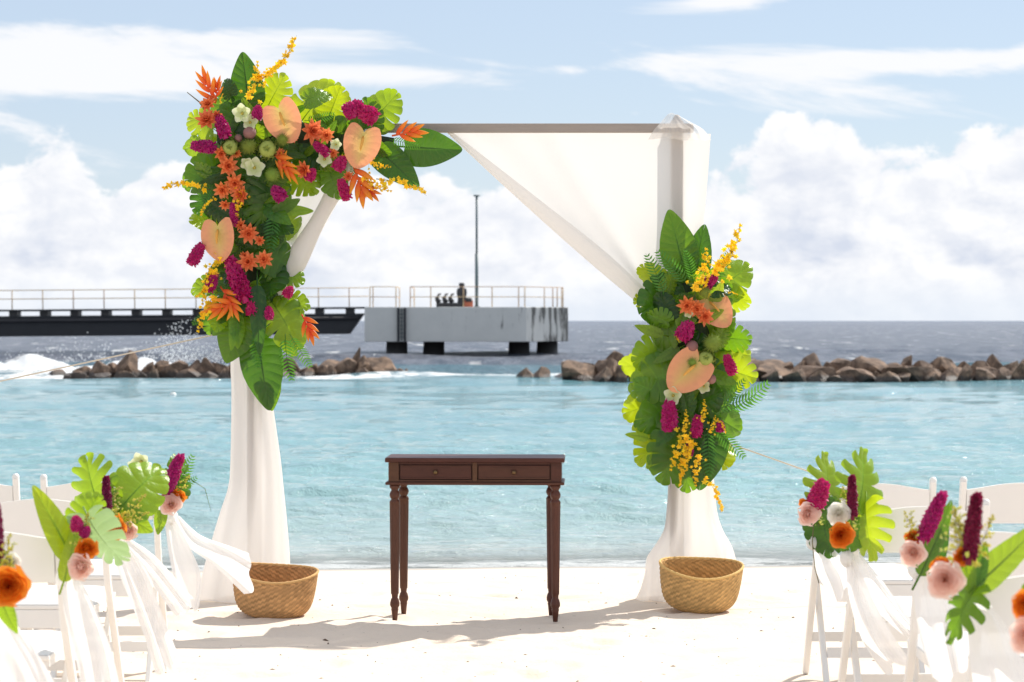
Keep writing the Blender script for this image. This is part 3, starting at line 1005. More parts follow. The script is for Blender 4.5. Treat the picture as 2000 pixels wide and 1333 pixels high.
# ------------------------------------------------------------------ console table
DT = 11.78
kt = DT / F
tb = thing('console_table', W(930, 1217, DT + 0.13), 'dark mahogany console table with two drawers and fluted turned legs', 'table', rz=math.radians(-1.8))
tb.location.z = 0.0
tx0, tx1 = -0.437, 0.437
HT = 0.80
bevel(MB().box(tx0, tx1, -0.165, 0.175, HT - 0.022, HT).build('top', M_wood, tb, False), 0.004)
zc0, zc1 = HT - 0.118, HT - 0.0225
case = MB()
case.box(-0.422, 0.422, -0.13, 0.16, zc0, zc1)
case = bevel(case.build('case', M_wood, tb, False), 0.002)
for a, b in ((-0.422, -0.370), (-0.012, 0.012), (0.370, 0.422)):
    MB().box(a + 0.001, b - 0.001, -0.148, -0.1302, zc0 + 0.001, zc1 - 0.001).build('stile', M_wood, case, False)
for za, zz in ((zc0 + 0.001, zc0 + 0.010), (zc1 - 0.010, zc1 - 0.001)):
    for a, b in ((-0.3695, -0.0125), (0.0125, 0.3695)):
        MB().box(a, b, -0.147, -0.1302, za, zz).build('rail', M_wood, case, False)
for a, b in ((-0.3655, -0.0165), (0.0165, 0.3655)):
    d = MB().box(a, b, -0.1435, -0.1305, zc0 + 0.0135, zc1 - 0.0135).build('drawer', M_wood, tb, False)
    bevel(d, 0.003)
    for za, zz, xa, xb in ((zc0 + 0.015, zc0 + 0.021, a + 0.002, b - 0.002), (zc1 - 0.021, zc1 - 0.015, a + 0.002, b - 0.002)):
        MB().box(xa, xb, -0.1475, -0.1438, za, zz).build('moulding', M_wood, d, False)
    kn = MB().lathe([(0.0, 0.022), (0.008, 0.021), (0.0115, 0.015), (0.009, 0.009), (0.005, 0.005), (0.007, 0.0)], 16).build('knob', M_brass, d)
    kn.matrix_local = Matrix.Translation(((a + b) / 2, -0.1438, (zc0 + zc1) / 2)) @ Matrix.Rotation(math.radians(90), 4, 'X')
bevel(MB().box(-0.436, 0.436, -0.160, 0.172, zc0 - 0.0145, zc0 - 0.0005).build('lower_moulding', M_wood, tb, False), 0.005, 3)
zl = zc0 - 0.015
prof = [(0.0, zl), (0.0255, zl), (0.0255, zl - 0.014), (0.019, zl - 0.02), (0.0165, zl - 0.028), (0.021, zl - 0.033), (0.0255, zl - 0.045), (0.0255, zl - 0.055),
        (0.021, zl - 0.066), (0.0165, zl - 0.07), (0.021, zl - 0.075), (0.0265, zl - 0.085)]
for q in range(15):
    z = zl - 0.087 - q * (zl - 0.087 - 0.135) / 14
    prof.append((0.0262 - 0.0062 * q / 14, z))
prof += [(0.0165, 0.132), (0.0145, 0.115), (0.019, 0.108), (0.0235, 0.09), (0.0235, 0.078), (0.0165, 0.064), (0.0185, 0.06), (0.0165, 0.05), (0.0115, 0.0), (0.0, 0.0)]


def flute(th, z):
    return 1 - 0.075 * (0.5 + 0.5 * math.cos(10 * th)) ** 0.6 if 0.134 < z < zl - 0.086 else 1.0


legm = MB().lathe(prof, 60, rad=flute).mesh('leg', M_woodleg)
for x, y in ((-0.392, -0.125), (0.392, -0.125), (-0.368, 0.130), (0.368, 0.130)):
    link(legm, 'leg', tb, Matrix.Translation((x, y, 0)))

# ------------------------------------------------------------------ baskets
def basket(px, ybot, D, label, tilt, tiltx):
    t = thing('woven_basket', W(px, ybot, D), label, 'basket', 'seagrass baskets at the arch feet')
    t.location.z = 0.0
    rows, n = 30, 120
    pr = [(0.0, 0.0), (0.10, 0.002), (0.15, 0.012), (0.178, 0.05), (0.192, 0.11), (0.199, 0.17), (0.203, 0.215)]
    V = [Vector((a, b, 0)) for a, b in pr]
    P = []
    for i in range(rows + 1):
        q = interp(V, i / rows)
        row = []
        for k in range(n):
            th = 2 * math.pi * k / n
            dr_ = 0.0022 * math.sin(i * math.pi) + 0.0034 * (1 if (i + (k // 2)) % 2 else -1) * min(1, q.x / 0.1)
            ell = 1 + 0.035 * math.cos(2 * th)
            row.append(((q.x * ell + dr_) * math.cos(th), (q.x + dr_) * math.sin(th), q.y + 0.012 * math.cos(2 * th) * i / rows))
        P.append(row)
    R = Matrix.Translation((0, 0, 0.012)) @ Matrix.Rotation(math.radians(tilt), 4, 'X') @ Matrix.Rotation(math.radians(tiltx), 4, 'Y')
    cr = random.Random(int(px))
    cell = {}
    C = []
    for i in range(rows + 1):
        for k in range(n):
            key = (i, k // 2)
            if key not in cell:
                cell[key] = (0.72 if (i + k // 2) % 2 else 1.12) * cr.uniform(0.8, 1.2)
            C.append((cell[key],) * 3)
    o = MB().grid(P, C, close=True).build('bowl', M_seagrass, t)
    o.matrix_local = R
    sol = o.modifiers.new('thick', 'SOLIDIFY')
    sol.thickness = 0.008
    sol.offset = -1
    rim = []
    for k in range(97):
        th = 2 * math.pi * k / 96
        rim.append((0.203 * (1 + 0.035 * math.cos(2 * th)) * math.cos(th), 0.203 * math.sin(th), 0.216 + 0.012 * math.cos(2 * th)))
    r = MB().tube(rim, [0.0065 + 0.001 * math.sin(k * 2.6) for k in range(97)], 8, (1.05, 1.05, 1.05)).build('rim', M_seagrass, t)
    r.matrix_local = R


basket(533, 1204, 11.98, 'oval woven seagrass basket half covered by a blown white chair sash', 7.0, 3.5)
basket(1366, 1190, 12.26, 'round woven seagrass basket standing clear in front of the bunched drape foot', 9.5, 2.0)

# ------------------------------------------------------------------ plant meshes (unit size, base at the origin, tip along +Y, face along +Z)
def leaf_mesh(name, m, width=0.42, lobes=7, slit=0.0, base_ang=130, cup=0.10, droop=0.22, wave=0.03, seed=0, body=0.86, col=None, rib=True, edge=0.9, tipk=2.6):
    """leaf blade made of side-vein strips; slit>0 parts some strips towards the margin"""
    rs = random.Random(seed)
    mb = MB()
    ns = 8

    def point(u, s, side, bulge):
        e = min(1.0, max(0.0, u))
        ang = math.radians(base_ang) * (1 - e) ** 0.62
        Ls = width * (0.80 + 0.42 * math.sin(math.pi * min(1, e * 0.9 + 0.10)) ** 0.9) * (0.60 + 0.40 * min(1, e / 0.12) ** 0.5) * (1 - e ** tipk) ** 0.8 + (1 - body) * e ** 2.0
        a = ang * (1 - 0.16 * s)
        x = side * s * Ls * math.sin(a)
        y = body * e + s * Ls * math.cos(a)
        z = -droop * max(0, y) ** 2 - droop * 0.5 * min(0, y) ** 2 + cup * abs(x) - 1.5 * cup * x * x / width
        z += wave * math.sin(8 * u + 2.0 * side + 4 * s + seed) * s * s + bulge * min(1, 2 * s)
        return (x, y, z)

    for side in (-1, 1):
        gaps = [0.0] + [(rs.uniform(0.55, 1.0) * slit if rs.random() < edge else 0.0) for _ in range(lobes - 1)] + [0.0]
        s0s = [rs.uniform(0.45, 0.7) for _ in range(lobes + 1)]
        for j in range(lobes):
            u0, u1 = j / lobes, (j + 1) / lobes
            nt = 6
            P, C = [], []
            for k in range(nt + 1):
                t = k / nt
                row = []
                for q in range(ns + 1):
                    s = q / ns
                    oa = gaps[j] * max(0.0, (s - s0s[j]) / (1 - s0s[j])) ** 0.55 if s > s0s[j] else 0
                    ob = gaps[j + 1] * max(0.0, (s - s0s[j + 1]) / (1 - s0s[j + 1])) ** 0.55 if s > s0s[j + 1] else 0
                    u = u0 + (u1 - u0) * (oa * 0.5 + t * (1 - oa * 0.5 - ob * 0.5))
                    rnd = 1 - (0.07 * abs(2 * t - 1) ** 3 if slit else 0.0)
                    row.append(point(u, s * rnd, side, (0.006 if col else 0.022) * width * 2 * math.sin(math.pi * t) ** 0.8))
                    if col:
                        C.append(col(u, s))
                    else:
                        g = 0.92 + 0.40 * (abs(2 * t - 1) > 0.9) * (1 - 0.6 * s) + 0.16 * s + (0.5 if s < 0.05 else 0)
                        C.append((g, g, g))
                P.append(row)
            if side < 0:
                P = P[::-1]
                w_ = ns + 1
                C = [c for r_ in range(nt, -1, -1) for c in C[r_ * w_:(r_ + 1) * w_]]
            mb.grid(P, C)
    if rib:
        mb.tube([(0, -0.2, -0.02)] + [(0, body * k / 8, -droop * (body * k / 8) ** 2 - 0.004) for k in range(9)], [0.014] + [0.013 - 0.0014 * k for k in range(9)], 5, (1.3, 1.3, 1.1))
    return mb.mesh(name, m)


MON = {k: [leaf_mesh('monstera_leaf', LEAF[k], 0.44, 7, sl, 150, cu, dr_, wv, sd, 0.84, edge=ed)
           for sd, sl, dr_, ed, cu, wv in ((1, 0.26, 0.25, 0.6, 0.12, 0.05), (2, 0.36, 0.10, 0.85, 0.30, 0.07), (3, 0.16, 0.45, 0.45, 0.05, 0.06), (4, 0.30, 0.55, 0.7, 0.22, 0.09), (5, 0.22, -0.12, 0.5, 0.35, 0.05))]
       for k in LEAF}
FIN = {k: leaf_mesh('split_leaf', LEAF[k], 0.44, 6, 0.62, 140, 0.22, 0.3, 0.07, 12, 0.84, edge=1.0) for k in ('light', 'lime', 'mid')}
BRO = {k: [leaf_mesh('broad_leaf', LEAF[k], 0.25, 8, 0, 112, 0.14, dr_, 0.014, sd, 0.84, tipk=1.7) for sd, dr_ in ((5, 0.18), (6, 0.06))] for k in ('dark', 'mid', 'light')}
NAR = {k: [leaf_mesh('narrow_leaf', LEAF[k], 0.125, 8, 0, 80, 0.2, 0.1, 0.01, 8, 0.88)] for k in ('dark', 'mid', 'light', 'lime')}


def peach(u, s):
    k = max(0, 1 - s * 1.25) ** 1.3 * (1 - 0.55 * u)
    a, b = Vector((0.86, 0.36, 0.19)), Vector((0.72, 0.58, 0.16))
    c = a.lerp(b, min(1, k * 1.1))
    return tuple(c)


SPA = leaf_mesh('anthurium', M_spathe, 0.47, 8, 0, 162, -0.14, 0.10, 0.012, 4, 0.80, col=peach, rib=False, tipk=2.0)
SPX = MB().tube([(0, 0.10, 0.02), (0, 0.2, 0.07), (0.005, 0.32, 0.10), (0.008, 0.46, 0.10), (0.008, 0.52, 0.095)], [0.024, 0.04, 0.038, 0.028, 0.008], 10).mesh('spadix', M_spadix)


def fern_mesh(seed):
    mb = MB()
    n = 14
    pt = lambda t: Vector((0.08 * math.sin(2 * t + seed), t, -0.28 * t * t))
    mb.tube([pt(k / 12) for k in range(13)], [0.010 - 0.0006 * k for k in range(13)], 5)
    for i in range(2, n):
        t = i / n
        L = 0.21 * math.sin(math.pi * (0.12 + 0.86 * t)) ** 0.8 + 0.015
        for sd in (-1, 1):
            p = pt(t)
            d = Vector((sd * math.sin(1.05), math.cos(1.05), 0.12)).normalized()
            q = Vector((-d.y * sd, d.x * sd, 0)) * 0.017
            a, b, c = p, p + d * L * 0.5 + Vector((0, 0, 0.012)), p + d * L + Vector((0, 0.012, -0.03))
            mb.add([a - q * 0.6, a + q * 0.6, b - q * 1.2, b + q * 1.2, c], [(0, 1, 3, 2), (2, 3, 4)])
    mb.c = [(1.0, 1.0, 1.0)] * len(mb.v)
    return mb.mesh('fern_frond', LEAF['fern'])


FERN = [fern_mesh(1), fern_mesh(2.4)]


def petal(mb, M, L, wd, curl=0.25, tipw=0.0, cols=None, n=4, cupx=0.25):
    """a single pointed petal along +Y of matrix M"""
    P, C = [], []
    for i in range(n + 1):
        t = i / n
        wv = wd * (math.sin(math.pi * (0.14 + 0.86 * t)) ** 0.75 * (1 - tipw) + tipw * (1 - 0.3 * t))
        P.append([M @ Vector((x * wv, t * L, curl * L * t * t + cupx * wv * x * x)) for x in (-1, -0.5, 0, 0.5, 1)])
        if cols:
            c = Vector(cols[0]).lerp(Vector(cols[1]), t)
            C += [tuple(c)] * 5
    mb.grid(P, C if cols else None)


def rot(ax, a):
    return Matrix.Rotation(a, 4, ax)


def dahlia_mesh(seed):
    rs = random.Random(seed)
    mb = MB()
    for lay, (n, tilt, L) in enumerate(((9, 0.12, 0.52), (8, 0.5, 0.44), (6, 0.9, 0.32), (4, 1.25, 0.2))):
        for k in range(n):
            a = 2 * math.pi * (k + 0.5 * lay) / n + rs.uniform(-0.12, 0.12)
            M = Matrix.Translation((0, 0, 0.03 * lay)) @ rot('Z', a) @ rot('X', tilt + rs.uniform(-0.12, 0.12))
            petal(mb, M, L * rs.uniform(0.9, 1.08), 0.105, 0.10, cols=((0.78, 0.17, 0.05), (0.86, 0.27, 0.10)))
    return mb.mesh('orange_flower', M_petalA)


DAH = [dahlia_mesh(1), dahlia_mesh(2)]


def rose_mesh(m, name, seed):
    """cupped petals as overlapping shells, opening outwards from a tight spiral heart"""
    rs = random.Random(seed)
    mb = MB()
    n = 30
    for k in range(n):
        f = k / (n - 1)
        a = k * 2.39996 + rs.uniform(-0.15, 0.15)
        R = 0.05 + 0.40 * f ** 0.95
        half = 1.15 - 0.35 * f
        hgt = 0.34 - 0.16 * f ** 1.5
        flare = 0.02 + 0.13 * f ** 1.6
        P = []
        for i in range(6):
            v = i / 5
            row = []
            for j in range(7):
                u = j / 3 - 1
                edge = (1 - 0.16 * u * u) if v > 0.3 else 1
                r = R * math.sin(min(1, v * 1.25) * math.pi / 2) ** 0.8 + flare * max(0, v - 0.55) / 0.45 * (1 + 0.3 * math.sin(5 * u + k))
                zz = -0.25 + (hgt + 0.25) * v ** 1.1 * edge - flare * 0.9 * max(0, v - 0.75) / 0.25
                th = a + u * half * (0.35 + 0.65 * v)
                row.append((r * math.cos(th), r * math.sin(th), zz + 0.008 * math.sin(9 * u + 2 * k)))
            P.append(row)
        mb.grid(P)
    return mb.mesh(name, m)


ROSE_O, ROSE_P, ROSE_W = rose_mesh(M_orose, 'orange_rose', 1), rose_mesh(M_prose, 'blush_rose', 2), rose_mesh(M_wpet, 'white_bloom', 3)


def raceme_mesh(m, name, L=1.0, R=0.26, n=110, seed=1, taper=0.5, fsz=0.11):
    """spike of crowded florets along +Y, centred on the origin"""
    rs = random.Random(seed)
    mb = MB()
    mb.tube([(0, -0.6 * L, 0), (0, 0.45 * L, 0)], R * 0.55, 6)
    for k in range(n):
        t = (k + 0.5) / n
        a = k * 2.39996
        r = R * (math.sin(math.pi * (0.12 + 0.84 * t)) ** 0.5) * (1 - taper * t * 0.5)
        c = Vector((r * math.cos(a), (t - 0.5) * L, r * math.sin(a)))
        n_ = Vector((math.cos(a), 0.35, math.sin(a))).normalized()
        q = n_.to_track_quat('Z', 'Y').to_matrix().to_4x4()
        Mx = Matrix.Translation(c) @ q @ rot('Z', rs.uniform(0, 6))
        s = fsz * rs.uniform(0.85, 1.2)
        for p in range(4):
            petal(mb, Mx @ rot('Z', p * math.pi / 2) @ rot('X', rs.uniform(0.25, 0.9)), s * 1.25, s * 0.5, 0.1, n=2)
        mb.add([Mx @ (Vector(d) * s * 0.42) for d in ((1, 0, 0.3), (0, 1, 0.3), (-1, 0, 0.3), (0, -1, 0.3), (0, 0, 1.1))], [(0, 1, 4), (1, 2, 4), (2, 3, 4), (3, 0, 4)])
    return mb.mesh(name, m)


MAG = [raceme_mesh(M_mag, 'magenta_raceme', 0.9, 0.21, 60, 1, fsz=0.13), raceme_mesh(M_mag, 'magenta_raceme', 0.85, 0.32, 46, 2, fsz=0.18), raceme_mesh(M_mag, 'magenta_raceme', 0.95, 0.15, 76, 4, fsz=0.095)]
BUR = raceme_mesh(M_burg, 'burgundy_spike', 1.0, 0.10, 130, 3, 0.6, 0.07)
MSP = raceme_mesh(M_mag, 'magenta_spike', 1.0, 0.14, 100, 6, 0.7, 0.09)


def floret(mb, c, s, rs, up=Vector((0, 0, 1))):
    q = (up + Vector((rs.gauss(0, 0.5), rs.gauss(0, 0.5), rs.gauss(0, 0.4)))).normalized().to_track_quat('Z', 'Y').to_matrix().to_4x4()
    M = Matrix.Translation(c) @ q
    for p in range(5):
        petal(mb, M @ rot('Z', p * 1.2566) @ rot('X', rs.uniform(0.1, 0.6)), s * (1.25 if p == 0 else 0.9), s * (0.42 if p == 0 else 0.24), 0.1, n=2)


def spray_mesh(seed, n, fc=(0.98, 0.68, 0.02), name='oncidium_spray', fs=0.085, bend=0.2, spread=0.06):
    """thin arching stem with small florets on short stalks"""
    rs = random.Random(seed)
    pt = lambda t: Vector((bend * math.sin(2.2 * t), t, 0.10 * math.sin(3 * t)))
    mb = MB().tube([pt(k / 14) for k in range(15)], [0.009 - 0.0005 * k for k in range(15)], 5)
    stalks = []
    for k in range(n):
        t = 0.08 + 0.90 * (k / n) ** 0.9
        c = pt(t) + Vector((rs.gauss(0, 1), rs.gauss(0, 0.3), abs(rs.gauss(0, 1)) * 0.8)) * spread * (1.2 - t)
        stalks.append((pt(max(0, t - 0.05)), c))
        mb.tube(stalks[-1], 0.0035, 4)
    mb.c = [(0.12, 0.10, 0.03)] * len(mb.v)
    for k, (_, c) in enumerate(stalks):
        k0 = len(mb.v)
        floret(mb, c, fs * rs.uniform(0.75, 1.2) * (1.1 - 0.5 * k / n), rs)
        g = rs.uniform(0.85, 1.08)
        mb.c += [(fc[0] * g, fc[1] * g * rs.uniform(0.9, 1.1), fc[2])] * (len(mb.v) - k0)
    return mb.mesh(name, M_petalA)


SPR = [spray_mesh(1, 24), spray_mesh(2, 32, spread=0.09), spray_mesh(3, 20, bend=-0.15)]
FIL = [spray_mesh(7, 44, (0.66, 0.62, 0.10), 'yellow_filler', 0.065, 0.1, 0.13), spray_mesh(8, 40, (0.62, 0.62, 0.14), 'yellow_filler', 0.06, -0.1, 0.16)]


def heliconia_mesh(seed):
    rs = random.Random(seed)
    mb = MB()
    mb.tube([(0, -0.15, 0), (0, 0.3, 0.03), (0.02, 0.62, 0.03)], [0.03, 0.028, 0.015], 6, (0.75, 0.14, 0.02))
    for k in range(6):
        t = k / 5
        sd = 1 if k % 2 else -1
        base = Vector((0.01 * sd, 0.02 + 0.56 * t, 0.03))
        a = sd * (0.85 - 0.55 * t)
        L = 0.52 - 0.12 * t
        d = Vector((math.sin(a), math.cos(a), 0.12)).normalized()
        q = Vector((d.y, -d.x, 0)).normalized()
        P, C = [], []
        for i in range(7):
            u = i / 6
            c = base + d * L * u + Vector((0, 0.10 * u * u, 0))
            wv = 0.078 * math.sin(math.pi * (0.2 + 0.8 * u)) ** 0.9 + 0.002
            P.append([c + q * wv * math.cos(th) + Vector((0, 0, 1)) * wv * 0.55 * math.sin(th) for th in [2 * math.pi * j / 8 for j in range(8)]])
            cc = Vector((0.78, 0.10, 0.012)).lerp(Vector((0.86, 0.40, 0.02)), max(0, u * 1.35 - 0.3))
            C += [tuple(cc)] * 8
        mb.grid(P, C, close=True)
    return mb.mesh('heliconia', M_petalA)


HEL = [heliconia_mesh(1), heliconia_mesh(2)]


def artichoke_mesh():
    mb = MB()
    mb.lathe([(0.0, 0.40), (0.2, 0.36), (0.33, 0.15), (0.36, -0.05), (0.22, -0.3), (0.0, -0.36)], 14)
    for k in range(46):
        f = k / 45
        a = k * 2.39996
        z = 0.40 - 0.66 * f
        r = 0.05 + 0.34 * math.sin(min(1, f * 1.15) * math.pi * 0.55)
        M = rot('Z', a) @ Matrix.Translation((0, r, z - 0.16)) @ rot('X', 1.95 - 0.75 * f)
        petal(mb, M, 0.30, 0.16, 0.22, tipw=0.2, n=4, cupx=-0.5)
    return mb.mesh('artichoke', M_arti)


def thistle_mesh():
    rs = random.Random(5)
    mb = MB()
    mb.lathe([(0.0, 0.26), (0.18, 0.19), (0.26, 0.0), (0.18, -0.19), (0.0, -0.26)], 12)
    for k in range(210):
        f = (k + 0.5) / 210
        a = k * 2.39996
        z = 1 - 2 * f
        d = Vector((math.sqrt(1 - z * z) * math.cos(a), math.sqrt(1 - z * z) * math.sin(a), z))
        u = d.orthogonal().normalized()
        v = d.cross(u)
        b = d * 0.22
        tip = d * rs.uniform(0.40, 0.56) + u * rs.gauss(0, 0.04)
        mb.add([b + u * 0.018, b - u * 0.009 + v * 0.015, b - u * 0.009 - v * 0.015, tip], [(0, 1, 3), (1, 2, 3), (2, 0, 3)])
    return mb.mesh('thistle_ball', M_thistle)


def orchid_mesh():
    mb = MB()
    for k in range(5):
        petal(mb, rot('Z', k * 1.2566) @ rot('X', 0.25), 0.5, 0.24, 0.1, tipw=0.25, cols=((0.55, 0.62, 0.25), (0.74, 0.77, 0.55)), n=5)
    mb.lathe([(0.0, 0.14), (0.06, 0.1), (0.08, 0.02), (0.0, 0.0)], 8, (0.6, 0.5, 0.1))
    return mb.mesh('pale_orchid', M_petalA)


ART, THI, ORC = artichoke_mesh(), thistle_mesh(), orchid_mesh()
POD = MB().lathe([(0.0, 0.5), (0.2, 0.46), (0.42, 0.27), (0.5, 0.0), (0.42, -0.27), (0.2, -0.46), (0.0, -0.5)], 16).mesh('seed_pod', M_fig)


def frame(px, py, D, ang, size, tilt=0.0, roll=0.0, center=True, sx=1.0):
    """unit mesh -> world: tip along image angle ang (degrees), face to the viewer; size in photo px; tilt>0 leans the tip to the viewer"""
    sc_ = size / F * D
    a = math.radians(ang)
    d = Vector((math.cos(a), 0, math.sin(a)))
    nrm_ = Vector((0, -1, 0))
    x = d.cross(nrm_)
    R = Matrix((x, d, nrm_)).transposed().to_4x4()
    M = R @ rot('Y', roll) @ rot('X', tilt)
    p = W(px, py, D)
    if center:
        p = p - (M @ Vector((0, 0.42, 0))) * sc_
    return Matrix.Translation(p) @ M @ Matrix.Diagonal((sc_ * sx, sc_, sc_, 1))


class Arr:
    def __init__(s, name, loc, label, cat, group=None):
        s.t = thing(name, loc, label, cat, group)
        s.o = Matrix.Translation(-Vector(loc))

    def put(s, me, M, name=None, parent=None):
        return link(me, name or me.name.split('.')[0], s.t if parent is None else parent, (s.o @ M) if parent is None else M)

    def mon(s, px, py, D, ang, size, kind='mid', v=0, tilt=0.1, roll=0.0, sx=1.0):
        return s.put(MON[kind][(v + int(px)) % 5], frame(px, py, D, ang, size * 0.80, tilt + 0.35 * math.sin(px * 1.7 + py), roll + 0.3 * math.sin(py * 2.3), sx=sx))

    def fin(s, px, py, D, ang, size, kind='light', v=0, tilt=0.1, roll=0.0, sx=1.0):
        return s.put(FIN[kind], frame(px, py, D, ang, size * 0.86, tilt, roll, sx=sx))

    def bro(s, px, py, D, ang, size, kind='dark', v=0, tilt=0.1, roll=0.0, sx=1.0):
        return s.put(BRO[kind][v % 2], frame(px, py, D, ang, size * 0.92, tilt, roll, sx=sx))

    def nar(s, px, py, D, ang, size, kind='dark', tilt=0.1, roll=0.0, sx=1.0):
        return s.put(NAR[kind][0], frame(px, py, D, ang, size, tilt, roll, sx=sx))

    def fern(s, px, py, D, ang, size, v=0, tilt=0.2, roll=0.0):
        return s.put(FERN[v % 2], frame(px, py, D, ang, size, tilt, roll))

    def anth(s, px, py, D, ang, size, tilt=0.0, roll=0.0):
        o = s.put(SPA, frame(px, py, D, ang, size * 0.80, tilt, roll))
        link(SPX, 'spadix', o, Matrix.Identity(4))
        return o

    def blob(s, me, px, py, D, size, ang=90, tilt=0.0, roll=0.0, sx=1.0):
        if me.name.endswith(('_rose', '_bloom')):
            size *= 0.80
        elif me.name.startswith(('burgundy', 'magenta')):
            size *= 0.93
            sx *= 0.82 if 'spike' in me.name else 0.95
        return s.put(me, frame(px, py, D, ang, size, tilt, roll, center=False, sx=sx))

    def spray(s, px, py, px2, py2, D, v=0, kit=None, tilt=0.0, D2=None):
        L = math.hypot(px2 - px, py2 - py)
        ang = math.degrees(math.atan2(py - py2, px2 - px))
        return s.put((kit or SPR)[v % len(kit or SPR)], frame(px, py, D, ang, L, tilt, 0, center=False))


# ---- the large arrangement on the corner of the arch
A = Arr('flower_arrangement', (W(500, 600, 12.6).x, 12.6, 1.4), 'large L-shaped tropical flower arrangement over the arch corner and upper post', 'flowers', 'arch flower arrangements')
rr = random.Random(21)
base = MB()
base.tube([W(470, 215, 12.64) + Vector((0, 0, 0)) - Vector(A.t.location), W(475, 400, 12.6) - Vector(A.t.location), W(495, 560, 12.6) - Vector(A.t.location), W(505, 660, 12.6) - Vector(A.t.location)],
          [0.09, 0.10, 0.09, 0.05], 12)
base.tube([W(430, 262, 12.62) - Vector(A.t.location), W(560, 268, 12.6) - Vector(A.t.location), W(700, 285, 12.6) - Vector(A.t.location), W(770, 285, 12.62) - Vector(A.t.location)], [0.09, 0.09, 0.07, 0.04], 12)
base.build('moss_base', M_moss, A.t)
DB, DM, DF = 12.60, 12.50, 12.40
# outer leaves, traced one by one
A.bro(482, 165, 12.52, 97, 118, 'dark', 1, 0.1, 0.1, 1.15)
A.bro(838, 290, 12.50, -3, 122, 'dark', 1, 0.05, 0.15, 1.25)
A.bro(772, 322, 12.46, -42, 118, 'dark', 0, 0.1, -0.2, 1.1)
A.bro(512, 722, 12.46, -82, 150, 'dark', 0, 0.1, 0.1, 1.15)
A.bro(528, 760, 12.50, -86, 80, 'mid', 0, 0.1, -0.1, 1.1)
A.bro(460, 655, 12.44, -110, 105, 'mid', 0, 0.2, 0.2, 1.6)
A.nar(504, 615, 12.34, -88, 138, 'dark', 0.1, 0.0, 1.0)
A.mon(535, 185, 12.60, 60, 92, 'lime', 0, 0.0, 0.2)
A.mon(612, 205, 12.60, 50, 112, 'lime', 1, 0.0, -0.2)
A.mon(652, 205, 12.56, 70, 88, 'lime', 2, 0.1, 0.1)
A.mon(748, 215, 12.58, 48, 96, 'light', 1, 0.1, 0.2)
A.mon(720, 228, 12.54, 95, 76, 'mid', 0, 0.2, 0.0)
A.mon(394, 240, 12.60, 150, 80, 'lime', 1, 0.1, 0.3)
A.mon(398, 280, 12.58, 190, 70, 'light', 0, 0.1, 0.3)
A.mon(402, 335, 12.50, 215, 96, 'mid', 0, 0.25, 0.3)
A.mon(405, 385, 12.54, 235, 90, 'dark', 1, 0.2, 0.2)
A.mon(402, 430, 12.58, 215, 74, 'light', 2, 0.1, 0.3)
A.mon(520, 395, 12.44, -100, 120, 'mid', 0, 0.25, -0.1)
A.mon(590, 350, 12.52, -50, 92, 'light', 1, 0.1, -0.3)
A.mon(645, 345, 12.48, -70, 84, 'mid', 2, 0.2, 0.0)
A.mon(568, 440, 12.54, -55, 74, 'light', 0, 0.1, -0.4)
A.mon(545, 505, 12.46, -25, 100, 'mid', 2, 0.2, -0.2)
A.mon(560, 535, 12.50, -20, 84, 'light', 1, 0.2, -0.2)
A.mon(528, 555, 12.46, -70, 92, 'dark', 1, 0.3, 0.0)
A.mon(556, 622, 12.44, -60, 120, 'light', 2, 0.25, -0.2)
A.mon(570, 590, 12.52, -20, 74, 'light', 0, 0.1, -0.4)
A.mon(406, 555, 12.58, 200, 66, 'light', 1, 0.1, 0.3)
A.mon(430, 620, 12.54, 225, 84, 'mid', 0, 0.2, 0.2)
A.mon(560, 300, 12.52, -30, 96, 'mid', 1, 0.2, 0.0)
A.mon(650, 265, 12.52, 20, 96, 'mid', 2, 0.2, 0.1)
A.mon(445, 215, 12.52, 120, 92, 'mid', 0, 0.2, 0.1)
# filler leaves packed between them
for px, py in [(450, 240), (480, 300), (520, 250), (570, 290), (620, 290), (670, 300), (430, 300), (450, 350), (490, 350), (440, 410), (480, 420), (520, 440),
               (455, 470), (500, 480), (540, 470), (450, 520), (490, 540), (440, 570), (480, 590), (530, 590), (500, 640), (470, 630), (600, 310), (700, 250), (730, 290), (540, 340)]:
    f = rr.random()
    a = rr.uniform(0, 360)
    if f < 0.6:
        A.mon(px + rr.uniform(-8, 8), py + rr.uniform(-8, 8), 12.52 + rr.uniform(-0.04, 0.05), a, rr.uniform(62, 92), rr.choice(['dark', 'mid', 'mid', 'dark']), rr.randrange(3), rr.uniform(0.1, 0.5), rr.uniform(-0.3, 0.3))
    else:
        A.bro(px, py, 12.50 + rr.uniform(-0.04, 0.05), a, rr.uniform(60, 90), rr.choice(['dark', 'mid']), rr.randrange(2), rr.uniform(0.1, 0.5), rr.uniform(-0.3, 0.3), 1.2)
for px, py, a, s, v in ((618, 228, 10, 60, 0), (785, 278, -20, 62, 1), (540, 440, -100, 92, 0), (402, 385, 240, 64, 1), (566, 690, -85, 92, 0), (582, 680, -65, 76, 1), (507, 672, -92, 80, 0),
                        (455, 530, -60, 70, 1), (408, 622, 200, 60, 0), (556, 275, 100, 50, 1), (420, 545, 250, 60, 0), (455, 575, -50, 70, 1), (700, 320, -120, 50, 0)):
    A.fern(px, py, 12.40, a, s, v)
